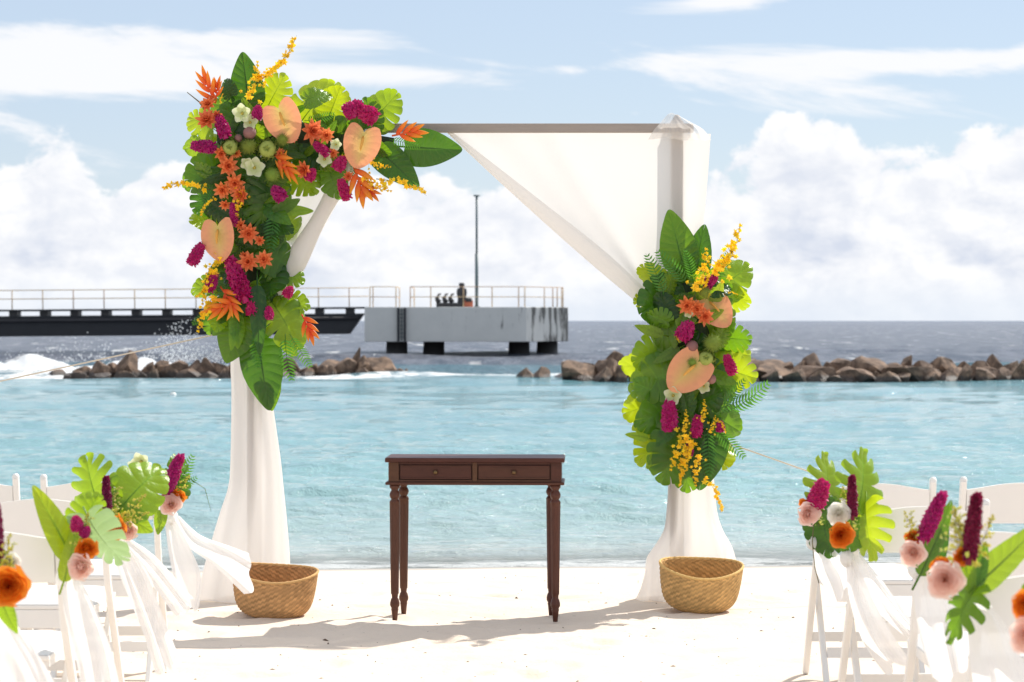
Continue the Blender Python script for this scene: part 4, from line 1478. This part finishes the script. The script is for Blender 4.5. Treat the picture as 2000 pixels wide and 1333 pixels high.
# small sprigs that break up the big leaves
rf = random.Random(5)
for k in range(64):
    if k % 3:
        px, py = rf.gauss(470 + 25 * rf.random(), 40), rf.uniform(230, 650)
    else:
        px, py = rf.uniform(430, 760), rf.gauss(272, 34)
    a_ = math.degrees(math.atan2(-(py - 400) * 0.3, px - 480)) + rf.uniform(-50, 50)
    kd = rf.choice(['mid', 'light', 'dark', 'light', 'mid'])
    if rf.random() < 0.55:
        A.nar(px, py, 12.42 + rf.uniform(-0.03, 0.04), a_, rf.uniform(44, 70), kd, rf.uniform(-0.3, 0.6), rf.uniform(-0.6, 0.6), rf.uniform(1.2, 2.0))
    else:
        A.mon(px, py, 12.43 + rf.uniform(-0.03, 0.04), a_, rf.uniform(40, 62), kd, rf.randrange(5), rf.uniform(-0.2, 0.6), rf.uniform(-0.6, 0.6))
for px, py, s in ((462, 300, 24), (548, 300, 24), (650, 300, 26), (680, 345, 24), (470, 440, 26), (508, 470, 24), (440, 400, 26), (478, 500, 22), (575, 270, 22), (425, 225, 24)):
    A.blob(rf.choice(DAH), px, py, 12.37, s, rf.uniform(0, 360), rf.uniform(-0.5, 0.5), rf.uniform(-0.5, 0.5))
# focal flowers
A.anth(556, 241, 12.34, -66, 88, 0.05, 0.15)
A.anth(705, 289, 12.34, -102, 88, 0.05, -0.15)
A.anth(427, 471, 12.34, -84, 86, 0.1, 0.35)
for px, py, s in ((404, 237, 44), (610, 257, 46), (637, 266, 32), (445, 325, 42), (459, 358, 40), (435, 371, 36), (472, 381, 40), (485, 456, 40), (485, 512, 40), (516, 508, 36),
                  (595, 332, 38), (407, 205, 32), (432, 300, 30)):
    A.blob(rr.choice(DAH), px, py, 12.36, s * 1.12, rr.uniform(0, 360), rr.uniform(-0.4, 0.5), rr.uniform(-0.5, 0.5))
for px, py, a, s in ((407, 168, 108, 66), (425, 175, 80, 44), (560, 326, -40, 66), (553, 318, 75, 40), (704, 362, -70, 76), (720, 372, -40, 50), (800, 260, 8, 62), (434, 600, 200, 70), (452, 590, -50, 66), (604, 642, -60, 56)):
    A.put(rr.choice(HEL), frame(px, py, 12.36, a, s, 0.15, rr.uniform(-0.6, 0.6)))
for px, py, L, wdt, a in ((434, 248, 52, 0, 110), (398, 287, 52, 0, 175), (503, 221, 30, 1, 80), (690, 213, 44, 1, 30), (718, 224, 46, 1, 150), (628, 292, 40, 0, 140), (607, 342, 28, 1, 60), (544, 379, 36, 1, 130),
                          (672, 371, 46, 0, 110), (664, 320, 34, 1, 60), (457, 419, 46, 2, 95), (384, 497, 50, 0, 60), (463, 545, 96, 2, 112), (468, 558, 70, 0, 112), (414, 551, 44, 0, 70), (492, 603, 32, 1, 90),
                          (563, 571, 26, 1, 60), (524, 612, 28, 1, 90)):
    A.blob(MAG[wdt], px, py, 12.36, L, a, rr.uniform(-0.2, 0.2))
for x0, y0, x1, y1, v in ((500, 165, 563, 60, 0), (485, 205, 488, 118, 1), (500, 160, 545, 110, 1), (430, 205, 440, 185, 2), (412, 372, 316, 384, 0), (718, 318, 765, 318, 1), (700, 345, 770, 362, 1), (735, 350, 828, 394, 2),
                          (478, 365, 474, 436, 1), (425, 385, 398, 428, 0), (440, 498, 410, 560, 1), (425, 520, 410, 600, 1), (420, 545, 376, 575, 2), (425, 570, 402, 655, 1), (445, 505, 425, 495, 1), (465, 350, 480, 400, 0), (655, 325, 690, 300, 2)):
    A.spray(x0, y0, x1, y1, 12.37, v)
for px, py, s in ((450, 289, 42), (523, 292, 48)):
    A.blob(ART, px, py, 12.36, s, 90, 0.0)
for px, py, s in ((486, 287, 40), (532, 342, 36), (552, 273, 32)):
    A.blob(THI, px, py, 12.35, s)
for px, py, s, a in ((474, 222, 42, 20), (489, 240, 34, 80), (497, 328, 44, 10), (484, 320, 30, 60), (634, 312, 34, 50), (656, 283, 26, 0)):
    A.blob(ORC, px, py, 12.36, s, a, rr.uniform(-0.3, 0.5))
A.blob(POD, 488, 260, 12.36, 26)
A.blob(POD, 466, 271, 12.38, 16)
tw = MB().tube([W(410, 230, 12.4) - Vector(A.t.location), W(390, 200, 12.38) - Vector(A.t.location), W(366, 181, 12.37) - Vector(A.t.location)], [0.006, 0.004, 0.002], 5).build('twig', M_stem, A.t)

# ---- the smaller arrangement on the other post
Bq = Arr('flower_arrangement', (W(1345, 690, 12.6).x, 12.6, 1.2), 'upright oval tropical flower arrangement tied halfway up the draped post', 'flowers', 'arch flower arrangements')
bo_ = Vector(Bq.t.location)
MB().tube([W(1340, 520, 12.6) - bo_, W(1345, 640, 12.58) - bo_, W(1345, 800, 12.58) - bo_, W(1345, 900, 12.6) - bo_], [0.05, 0.13, 0.13, 0.06], 12).build('moss_base', M_moss, Bq.t)
Bq.bro(1324, 478, 12.50, 104, 132, 'mid', 1, 0.05, 0.1, 1.15)
Bq.bro(1362, 500, 12.53, 80, 118, 'dark', 0, 0.05, -0.3, 1.0)
for a in ((1432, 548, 12.56, 40, 100, 'light', 1), (1440, 585, 12.58, 10, 76, 'lime', 0), (1262, 540, 12.58, 140, 70, 'lime', 0), (1252, 585, 12.60, 190, 60, 'lime', 2), (1272, 590, 12.48, 205, 120, 'dark', 0),
          (1306, 632, 12.42, 225, 112, 'light', 1), (1262, 690, 12.52, 200, 100, 'light', 0), (1250, 715, 12.58, 185, 84, 'lime', 1), (1436, 662, 12.46, 5, 86, 'mid', 1), (1432, 690, 12.55, -5, 92, 'lime', 0),
          (1436, 725, 12.50, -15, 108, 'lime', 1), (1278, 735, 12.44, 200, 128, 'light', 2), (1246, 795, 12.58, 195, 96, 'lime', 1), (1262, 830, 12.58, 215, 96, 'lime', 0), (1285, 800, 12.46, 215, 112, 'mid', 0),
          (1272, 868, 12.54, 225, 120, 'lime', 2), (1372, 780, 12.44, 20, 104, 'dark', 2), (1318, 885, 12.42, 248, 136, 'mid', 2), (1345, 918, 12.46, 262, 92, 'mid', 0), (1398, 885, 12.54, -65, 100, 'lime', 1),
          (1408, 820, 12.54, -30, 92, 'mid', 0), (1392, 740, 12.46, -30, 96, 'mid', 1), (1330, 800, 12.46, 250, 100, 'mid', 1), (1395, 640, 12.48, 40, 90, 'light', 2), (1340, 680, 12.46, 170, 92, 'dark', 0)):
    a = (a[0] + (12 if a[0] < 1290 else -6 if a[0] > 1420 else 0),) + a[1:]
    Bq.mon(*a, tilt=rr.uniform(0.05, 0.3), roll=rr.uniform(-0.3, 0.3))
Bq.bro(1380, 890, 12.44, -100, 128, 'dark', 0, 0.15, -0.1, 1.3)
for px, py in [(1300, 580), (1340, 570), (1370, 640), (1320, 660), (1300, 700), (1400, 700), (1350, 760), (1310, 770), (1390, 800), (1340, 840), (1300, 840), (1380, 850), (1350, 610), (1400, 570), (1345, 540)]:
    Bq.mon(px, py, 12.51 + rr.uniform(-0.03, 0.04), rr.uniform(0, 360), rr.uniform(66, 96), rr.choice(['mid', 'dark', 'mid']), rr.randrange(3), rr.uniform(0.1, 0.4), rr.uniform(-0.3, 0.3))
for px, py, a, s, v in ((1280, 548, 110, 90, 0), (1320, 530, 125, 90, 1), (1345, 530, 100, 70, 0), (1452, 778, 32, 100, 0), (1430, 790, 10, 84, 1), (1425, 856, -50, 84, 0), (1384, 875, -95, 96, 1), (1405, 530, 60, 64, 1),
                        (1425, 770, 45, 70, 0)):
    Bq.fern(px, py, 12.40, a, s, v)
for k in range(34):
    px, py = rf.gauss(1345, 42), rf.uniform(540, 900)
    a_ = math.degrees(math.atan2(-(py - 720) * 0.5, px - 1345)) + rf.uniform(-50, 50)
    kd = rf.choice(['mid', 'light', 'dark', 'light', 'lime'])
    if rf.random() < 0.5:
        Bq.nar(px, py, 12.42 + rf.uniform(-0.03, 0.03), a_, rf.uniform(46, 74), kd, rf.uniform(-0.3, 0.6), rf.uniform(-0.6, 0.6), rf.uniform(1.2, 2.0))
    else:
        Bq.mon(px, py, 12.43 + rf.uniform(-0.03, 0.03), a_, rf.uniform(44, 66), kd, rf.randrange(5), rf.uniform(-0.2, 0.6), rf.uniform(-0.6, 0.6))
Bq.anth(1400, 606, 12.42, -50, 84, 0.1, -0.3)
Bq.anth(1340, 730, 12.33, -136, 96, 0.05, 0.1)
for px, py, s in ((1342, 597, 38), (1360, 603, 36), (1376, 619, 36)):
    Bq.blob(rr.choice(DAH), px, py, 12.36, s * 1.1, rr.uniform(0, 360), rr.uniform(-0.3, 0.4), rr.uniform(-0.4, 0.4))
for px, py, L, wdt, a in ((1339, 647, 44, 1, 60), (1389, 547, 28, 1, 30), (1382, 556, 24, 1, 90), (1425, 713, 44, 0, 110), (1307, 812, 64, 0, 90), (1361, 833, 46, 0, 85), (1407, 834, 24, 1, 90), (1345, 879, 26, 1, 90)):
    Bq.blob(MAG[wdt], px, py, 12.36, L, a, rr.uniform(-0.2, 0.2))
for x0, y0, x1, y1, v in ((1392, 540, 1427, 430, 1), (1388, 545, 1424, 470, 1), (1355, 580, 1361, 482, 1), (1368, 575, 1372, 520, 0), (1320, 655, 1330, 668, 1), (1420, 570, 1440, 580, 2), (1370, 830, 1366, 780, 1),
                          (1385, 850, 1390, 810, 1), (1335, 850, 1330, 800, 1), (1345, 840, 1325, 925, 1), (1352, 850, 1345, 940, 1), (1365, 880, 1372, 950, 1), (1360, 860, 1350, 925, 0), (1375, 925, 1398, 1005, 2), (1330, 900, 1318, 950, 2), (1400, 815, 1412, 850, 2)):
    Bq.spray(x0, y0, x1, y1, 12.35, v)
Bq.blob(ART, 1378, 702, 12.36, 44, 90, -0.2)
for px, py, s in ((1391, 671, 44), (1376, 572, 34), (1352, 709, 28)):
    Bq.blob(THI, px, py, 12.34, s)
for px, py, s, a in ((1315, 773, 40, 10), (1375, 755, 30, 40), (1345, 612, 20, 70)):
    Bq.blob(ORC, px, py, 12.36, s, a, 0.3)
for px, py, s in ((1352, 677, 24), (1389, 741, 20)):
    Bq.blob(POD, px, py, 12.36, s)

# ------------------------------------------------------------------ white folding chairs
def build_chair():
    e = bpy.data.objects.new('folding_chair', None)
    COL.objects.link(e)
    x = 0.225
    for sd in (-1, 1):
        p = MB()
        pts = [(sd * x, -0.235, 0.83), (sd * x, -0.205, 0.70), (sd * x, -0.13, 0.50), (sd * x, 0.02, 0.28), (sd * x, 0.20, 0.0)]
        hw = 0.0125
        P = []
        for (a, b, c) in pts:
            P.append([(a - hw, b - 0.017, c), (a + hw, b - 0.017, c), (a + hw, b + 0.017, c), (a - hw, b + 0.017, c)])
        k0 = len(p.v)
        p.grid(P, close=True)
        p.f += [(3, 2, 1, 0), (16, 17, 18, 19)]
        # rounded post top
        bevel(p.build('back_post', M_white, e, False), 0.006, 3)
        f = MB().lathe([(0.0, 0.018), (0.009, 0.016), (0.0145, 0.008), (0.015, 0.0)], 12).build('finial', M_white, e)
        f.location = (sd * x, -0.236, 0.829)
        xi = sd * (x - 0.032)
        q = MB()
        Pq = []
        for t in range(9):
            u = t / 8
            y, z = 0.14 - 0.36 * u, 0.44 * (1 - u)
            wd = 0.024 * (0.45 if t == 0 else 0.85 if t == 1 else 1)
            Pq.append([(xi - 0.011, y - wd, z), (xi + 0.011, y - wd, z), (xi + 0.011, y + wd, z), (xi - 0.011, y + wd, z)])
        q.grid(Pq, close=True)
        q.f += [(3, 2, 1, 0), (32, 33, 34, 35)]
        bevel(q.build('rear_leg', M_white, e, False), 0.004)
        MB().box(sd * 0.178 - 0.01, sd * 0.178 + 0.01, -0.19, 0.19, 0.395, 0.43).build('seat_rail', M_white, e, False)
    # crest panel, bowed and arched
    P1, P2 = [], []
    for j in range(17):
        s = j / 16 * 2 - 1
        yb = -0.214 - 0.022 * (1 - s * s)
        zt = 0.795 + 0.027 * math.cos(s * math.pi / 2) ** 1.3
        P1.append([(s * 0.2118, yb - 0.009, 0.66), (s * 0.2118, yb - 0.016, 0.73), (s * 0.2118, yb - 0.024, zt), (s * 0.2118, yb - 0.006, zt), (s * 0.2118, yb + 0.002, 0.73), (s * 0.2118, yb + 0.009, 0.66)])
    c = MB().grid(P1, close=True)
    c.f += [tuple(range(5, -1, -1)), tuple(16 * 6 + k for k in range(6))]
    o = c.build('back_panel', M_white, e)
    shade_auto(o.data, 30)
    seat = MB()
    Ps = []
    for i in range(13):
        v = i / 12
        row = []
        for j in range(13):
            u = j / 12
            ed = min(1, 7 * min(u, 1 - u, v, 1 - v)) ** 0.5
            row.append((-0.188 + 0.376 * u, -0.20 + 0.40 * v, 0.432 + 0.034 * ed))
        Ps.append(row)
    seat.grid(Ps)
    seat.build('seat_cushion', M_cushion, e)
    bevel(MB().box(-0.19, 0.19, -0.202, 0.202, 0.415, 0.4315).build('seat_board', M_white, e, False), 0.004)
    bevel(MB().box(-0.168, 0.168, -0.200, -0.182, 0.345, 0.4145).build('rear_apron', M_white, e, False), 0.004)
    bevel(MB().box(-0.168, 0.168, 0.182, 0.200, 0.375, 0.4145).build('front_apron', M_white, e, False), 0.004)
    MB().box(-0.182, 0.182, -0.150, -0.132, 0.115, 0.155).build('rear_stretcher', M_white, e, False)
    MB().box(-0.2125, 0.2125, 0.085, 0.102, 0.15, 0.19).build('front_stretcher', M_white, e, False)
    return e


def copy_tree(o, parent=None):
    c = o.copy()
    COL.objects.link(c)
    if parent is not None:
        c.parent = parent
    for ch in o.children:
        copy_tree(ch, c)
    return c


# (photo x of the aisle-side post, distance of the back, side, label)
ROWS = [(300, 9.79, -1, 'white folding chair whose airborne sash flies over the woven basket'),
        (203, 8.78, -1, 'white folding chair with two big glossy monstera leaves on its aisle post'),
        (117, 7.45, -1, 'white folding chair with a pale variegated leaf and blush rose on its post'),
        (-25, 6.40, -1, 'white folding chair with a single large orange rose over its sash'),
        (1600, 9.61, 1, 'white folding chair with blush bloom and upright split leaf nearest the round basket'),
        (1670, 8.42, 1, 'white folding chair with white bloom, orange rose and burgundy spike on its post'),
        (1797, 7.42, 1, 'white folding chair with a leaning magenta spike and two narrow leaves'),
        (1908, 6.25, 1, 'white folding chair with the tallest burgundy spike and long outstretched leaves'),
        (2062, 5.35, 1, 'white folding chair holding an orange rose cluster at the end of its row')]
proto = build_chair()
first = True
POST = []
def place_chair(x, yb, label):
    global first
    o = proto if first else copy_tree(proto)
    first = False
    o.location = (x, yb + 0.225, 0)
    o.rotation_euler = (0, 0, random.Random(int(yb * 100)).uniform(-0.03, 0.03))
    tag(o, label, 'chair', 'white folding chairs in rows')
    return o


for px, D, sd, lab in ROWS:
    xp = (px - 1000) / F * D
    POST.append((xp, D))
    place_chair(xp + sd * 0.225, D, lab)
    if D > 9.5:
        place_chair(xp + sd * (0.225 + 0.57), D + 0.03, 'undecorated white folding chair next to the ' + ('chair with the airborne sash' if sd < 0 else 'chair nearest the round basket'))

# ---- chair sashes: tulle knotted on the aisle post and blown by the wind
def sash(i, label, tails):
    xp, D = POST[i]
    t = thing('tulle_sash', (xp, D - 0.05, 0.70), label, 'sash', 'white tulle chair sashes')
    o = Vector(t.location)
    kx_, kz_ = tails[0][0][0]
    kn = W(kx_, kz_, D - 0.06)
    P = []
    for a in range(9):
        v = math.pi * a / 8
        P.append([Vector((0.022 * math.sin(v) * math.cos(th) * (1 + 0.3 * math.sin(3 * th)), 0.03 * math.sin(v) * math.sin(th), 0.026 * math.cos(v) * (1 + 0.25 * math.sin(5 * th)))) + kn - o for th in [2 * math.pi * q / 16 for q in range(16)]])
    MB().grid(P, close=True).build('knot', M_tulle, t)
    for n, (lf, rt, dd) in enumerate(tails):
        nl, nr = len(lf), len(rt)
        Lp = [W(x, y, D - 0.06 - dd * k / (nl - 1)) for k, (x, y) in enumerate(lf)]
        Rp = [W(x, y, D - 0.06 - dd * k / (nr - 1) - 0.02) for k, (x, y) in enumerate(rt)]
        cloth('tail', t, Lp, Rp, 48, 56, 1.5, 0.017, lambda q: 0.3 + 1.0 * q, 30 + i * 3 + n, M_tulle, off=o, ragged=0.14)


sash(0, 'white sash lifted by the wind with its end over the woven basket',
     [([(335, 1012), (360, 1062), (420, 1108), (492, 1176)], [(350, 1008), (392, 1046), (450, 1068), (502, 1088)], 0.0),
      ([(322, 1020), (330, 1080), (345, 1160), (352, 1215)], [(345, 1020), (375, 1080), (392, 1130), (388, 1190)], 0.1)])
sash(1, 'white sash hanging in a broad fall below two big monstera leaves',
     [([(212, 1058), (232, 1120), (280, 1240), (305, 1322)], [(240, 1050), (285, 1120), (320, 1210), (362, 1318)], 0.12),
      ([(226, 1058), (270, 1110), (310, 1160), (345, 1208)], [(246, 1048), (300, 1085), (350, 1140), (386, 1180)], 0.05)])
sash(2, 'white sash falling below the pale variegated leaf and blush rose',
     [([(122, 1132), (126, 1200), (148, 1290), (165, 1380)], [(150, 1125), (180, 1180), (215, 1270), (238, 1370)], 0.1)])
sash(3, 'white sash sweeping down beneath the single large orange rose',
     [([(-28, 1190), (-20, 1260), (0, 1330), (10, 1420)], [(0, 1180), (40, 1235), (90, 1310), (135, 1400)], 0.1)])
sash(4, 'short sheer sash on the chair nearest the round basket',
     [([(1588, 1060), (1592, 1110), (1612, 1150), (1625, 1185)], [(1608, 1055), (1640, 1085), (1662, 1110), (1672, 1150)], 0.0)])
sash(5, 'sheer sash blown diagonally across the chair with white bloom and orange rose',
     [([(1656, 1092), (1680, 1150), (1730, 1210), (1790, 1262)], [(1680, 1082), (1720, 1130), (1765, 1190), (1800, 1238)], -0.05),
      ([(1652, 1095), (1660, 1170), (1690, 1260), (1740, 1330)], [(1672, 1095), (1710, 1180), (1750, 1250), (1785, 1300)], 0.0)])
sash(6, 'full white sash on the chair with the leaning magenta spike',
     [([(1790, 1112), (1786, 1170), (1800, 1250), (1830, 1345)], [(1820, 1105), (1860, 1170), (1885, 1240), (1895, 1330)], 0.0)])
sash(7, 'wide white sash trailing from the chair with the tallest burgundy spike',
     [([(1890, 1180), (1890, 1240), (1900, 1320), (1915, 1400)], [(1925, 1170), (1965, 1220), (2000, 1290), (2040, 1380)], 0.0)])

# ---- chair posies
def posy(i, label):
    xp, D = POST[i]
    return Arr('chair_posy', (xp, D - 0.1, 0.75), label, 'posy', 'tropical posies on the aisle chairs'), D - 0.10


a, D = posy(0, 'posy with slanting magenta spike over blush rose beside the airborne sash')
a.mon(350, 930, D + 0.02, 72, 92, 'mid', 0, 0.1, 0.7)
a.mon(352, 965, D + 0.02, 40, 80, 'dark', 1, 0.1, 0.9)
a.fern(350, 930, D - 0.01, 60, 80, 0)
a.fern(355, 955, D - 0.01, 30, 60, 1)
a.blob(MSP, 337, 928, D - 0.06, 84, 68, 0, 0, 1.15)
a.blob(ROSE_O, 346, 968, D - 0.05, 40, 20, 0.3, 0.5)
a.blob(ROSE_P, 332, 985, D - 0.07, 50, 90, -0.2)
a.bro(312, 1018, D - 0.02, -100, 52, 'light', 0, 0.1)
a.spray(330, 985, 365, 925, D - 0.03, 0, FIL)
a.blob(ORC, 276, 902, D + 0.02, 44, 40, 0.3)
a.blob(ORC, 262, 912, D + 0.03, 30, 0, 0.3)
for p in ([(335, 950), (370, 935), (400, 955), (412, 1000)], [(330, 960), (290, 945), (255, 975), (238, 1000)]):
    MB().tube([W(x, y, D) - Vector(a.t.location) for x, y in p], [0.0018, 0.0018, 0.0013, 0.0006], 5).build('grass_blade', LEAF['light'], a.t)

a, D = posy(1, 'posy with two spreading glossy monstera leaves, burgundy spike and orange rose')
a.mon(272, 950, D + 0.0, 52, 140, 'light', 0, 0.05, 0.2)
a.fin(178, 955, D + 0.02, 118, 140, 'light', 1, -0.1, -0.4)
a.bro(255, 1015, D - 0.02, -30, 90, 'light', 0, 0.2, 0.0, 1.2)
a.blob(BUR, 208, 972, D - 0.07, 84, 92, 0, 0, 1.1)
a.spray(225, 1020, 280, 960, D - 0.05, 0, FIL)
a.spray(220, 1010, 240, 950, D - 0.05, 1, FIL)
a.spray(230, 1020, 290, 995, D - 0.05, 0, FIL)
a.blob(ROSE_O, 224, 1032, D - 0.09, 62, 90, 0.1, -0.5)
a.blob(ROSE_P, 248, 1036, D - 0.05, 48, 0, 0.0, 0.4)

a, D = posy(2, 'posy with a lime strap leaf, pale variegated leaf and blush rose')
a.nar(112, 1035, D - 0.02, 118, 170, 'lime', 0.1, 0.5, 1.3)
a.nar(138, 1085, D - 0.04, 75, 130, 'lime', 0.0, 0.9, 1.4)
a.mon(195, 1055, D + 0.0, -72, 150, 'pale', 0, 0.05, 0.3)
a.mon(170, 1005, D + 0.04, 60, 100, 'light', 1, 0.1, 0.2)
a.spray(150, 1080, 165, 1000, D - 0.05, 0, FIL)
a.spray(155, 1070, 185, 1010, D - 0.05, 1, FIL)
a.blob(MAG[1], 149, 1024, D - 0.08, 34, 100)
a.blob(MAG[1], 166, 1040, D - 0.08, 26, 60)
a.blob(ROSE_O, 168, 1072, D - 0.09, 52, 60, 0.2, 0.3)
a.blob(ROSE_P, 156, 1108, D - 0.10, 62, 90, 0.1, -0.3)

a, D = posy(3, 'posy with one large orange rose, yellow filler and hanging leaf')
a.spray(0, 1130, 12, 1040, D - 0.05, 0, FIL)
a.spray(5, 1120, 35, 1060, D - 0.05, 1, FIL)
a.blob(ROSE_W, 22, 1098, D - 0.05, 40)
a.blob(BUR, -6, 1040, D - 0.05, 110, 92)
a.blob(ROSE_O, 15, 1146, D - 0.10, 90, 90, 0.0, 0.2)
a.bro(12, 1200, D - 0.06, -66, 82, 'light', 0, 0.1, 0.2, 0.9)
a.mon(-30, 1120, D, 130, 140, 'mid', 0, 0.1)

a, D = posy(4, 'posy with blush bloom and short magenta plume before an upright split leaf')
a.fin(1622, 948, D + 0.02, 72, 132, 'light', 1, -0.2, 0.7)
a.mon(1610, 1035, D + 0.0, -78, 104, 'dark', 2, 0.1, 0.5)
a.mon(1625, 1000, D + 0.0, 60, 70, 'mid', 0, 0.1, 0.4)
a.blob(MAG[0], 1599, 967, D - 0.06, 66, 68, 0, 0, 1.15)
a.blob(ROSE_O, 1576, 986, D - 0.04, 36, 0, 0.4, 0.6)
a.blob(ROSE_P, 1579, 1004, D - 0.08, 54, 90, 0.0, 0.2)
a.spray(1600, 1030, 1600, 990, D - 0.06, 1, FIL)
MB().tube([W(x, y, D - 0.03) - Vector(a.t.location) for x, y in ((1590, 1010), (1587, 1060), (1592, 1110), (1600, 1140))], 0.002, 5).build('trailing_stem', M_stem, a.t)

a, D = posy(5, 'posy with white bloom above an orange rose, straight burgundy spike, split leaves')
a.fin(1690, 945, D + 0.02, 66, 142, 'light', 1, -0.2, 0.6)
a.fin(1690, 1030, D + 0.0, -80, 130, 'lime', 2, 0.3, 0.8)
a.mon(1665, 1040, D + 0.02, -110, 90, 'mid', 0, 0.1, 0.2)
a.blob(BUR, 1665, 970, D - 0.07, 84, 91, 0, 0, 1.15)
a.blob(ROSE_W, 1638, 1004, D - 0.07, 54, 90, 0.2, -0.2)
a.blob(ROSE_O, 1643, 1046, D - 0.10, 58, 90, 0.0, 0.0)
a.spray(1665, 1040, 1668, 990, D - 0.05, 1, FIL)
a.spray(1650, 1010, 1640, 950, D - 0.03, 0, FIL)

a, D = posy(6, 'posy with leaning magenta spike, blush rose and two narrow dark leaves')
a.nar(1826, 1065, D - 0.04, 66, 160, 'mid', 0.05, 0.3, 1.1)
a.nar(1832, 1060, D - 0.01, 80, 130, 'dark', 0.05, -0.3, 1.3)
a.blob(MSP, 1822, 1010, D - 0.07, 104, 66, 0, 0, 1.1)
a.spray(1785, 1060, 1760, 1000, D - 0.05, 0, FIL)
a.spray(1790, 1060, 1785, 995, D - 0.05, 1, FIL)
a.blob(ROSE_O, 1783, 1050, D - 0.06, 36, 30, 0.3)
a.blob(ROSE_P, 1783, 1082, D - 0.09, 60, 90, 0.1, -0.3)

a, D = posy(7, 'posy with the tallest burgundy spike, blush rose and long outstretched leaves')
a.nar(1960, 1100, D - 0.02, 42, 190, 'light', 0.05, 0.5, 1.7)
a.fin(1878, 1190, D - 0.06, -118, 140, 'mid', 1, 0.2, 1.0, 0.8)
a.nar(1918, 1110, D - 0.04, 80, 90, 'mid', 0.1, 0.2, 1.4)
a.blob(BUR, 1901, 1030, D - 0.09, 136, 83, 0, 0, 1.1)
for x1, y1, v in ((1850, 990, 0), (1875, 985, 1), (1860, 1010, 0), (1885, 1000, 1), (1930, 1000, 0)):
    a.spray(1880, 1110, x1, y1, D - 0.05, v, FIL)
a.blob(ROSE_O, 1838, 1106, D - 0.08, 46, 40, 0.3)
a.blob(ROSE_O, 1880, 1088, D - 0.08, 46, 90, 0.3)
a.blob(ROSE_P, 1846, 1134, D - 0.12, 84, 90, 0.0, -0.2)
a.bro(1890, 1120, D - 0.05, -80, 80, 'light', 0, 0.2)

a, D = posy(8, 'posy of orange and blush roses on the chair at the end of its row')
a.blob(ROSE_O, 2006, 1182, D - 0.1, 70, 90, 0.1, -0.3)
a.blob(ROSE_P, 2008, 1242, D - 0.1, 84, 90, 0.0, -0.2)
a.blob(BUR, 2060, 1120, D - 0.08, 150, 88)
a.mon(2080, 1150, D, 50, 170, 'light', 0, 0.1)
a.spray(2040, 1230, 2030, 1130, D - 0.05, 0, FIL)

# ------------------------------------------------------------------ bits of dry weed and shell on the sand
rs = random.Random(12)
db = MB()
for _ in range(420):
    y = rs.uniform(8.5, 14.2)
    x = rs.uniform(-0.24, 0.24) * y
    s = rs.uniform(0.002, 0.006) * (1 if rs.random() < 0.85 else 1.7)
    z = float(beach_z(np.array([x]), np.array([y]))[0])
    a = rs.uniform(0, 6.28)
    e = Vector((math.cos(a), math.sin(a), 0)) * s * rs.uniform(1.0, 2.6)
    f = Vector((-math.sin(a), math.cos(a), 0)) * s * 0.6
    c = Vector((x, y, z))
    db.add([c - e, c + f, c + e, c - f, c + Vector((0, 0, s * rs.uniform(0.5, 1.1)))], [(0, 1, 4), (1, 2, 4), (2, 3, 4), (3, 0, 4)])
tag(db.build('beach_debris', M_debris, None, False), 'scattered dry weed and shell bits on the pale sand', 'debris', kind='stuff')
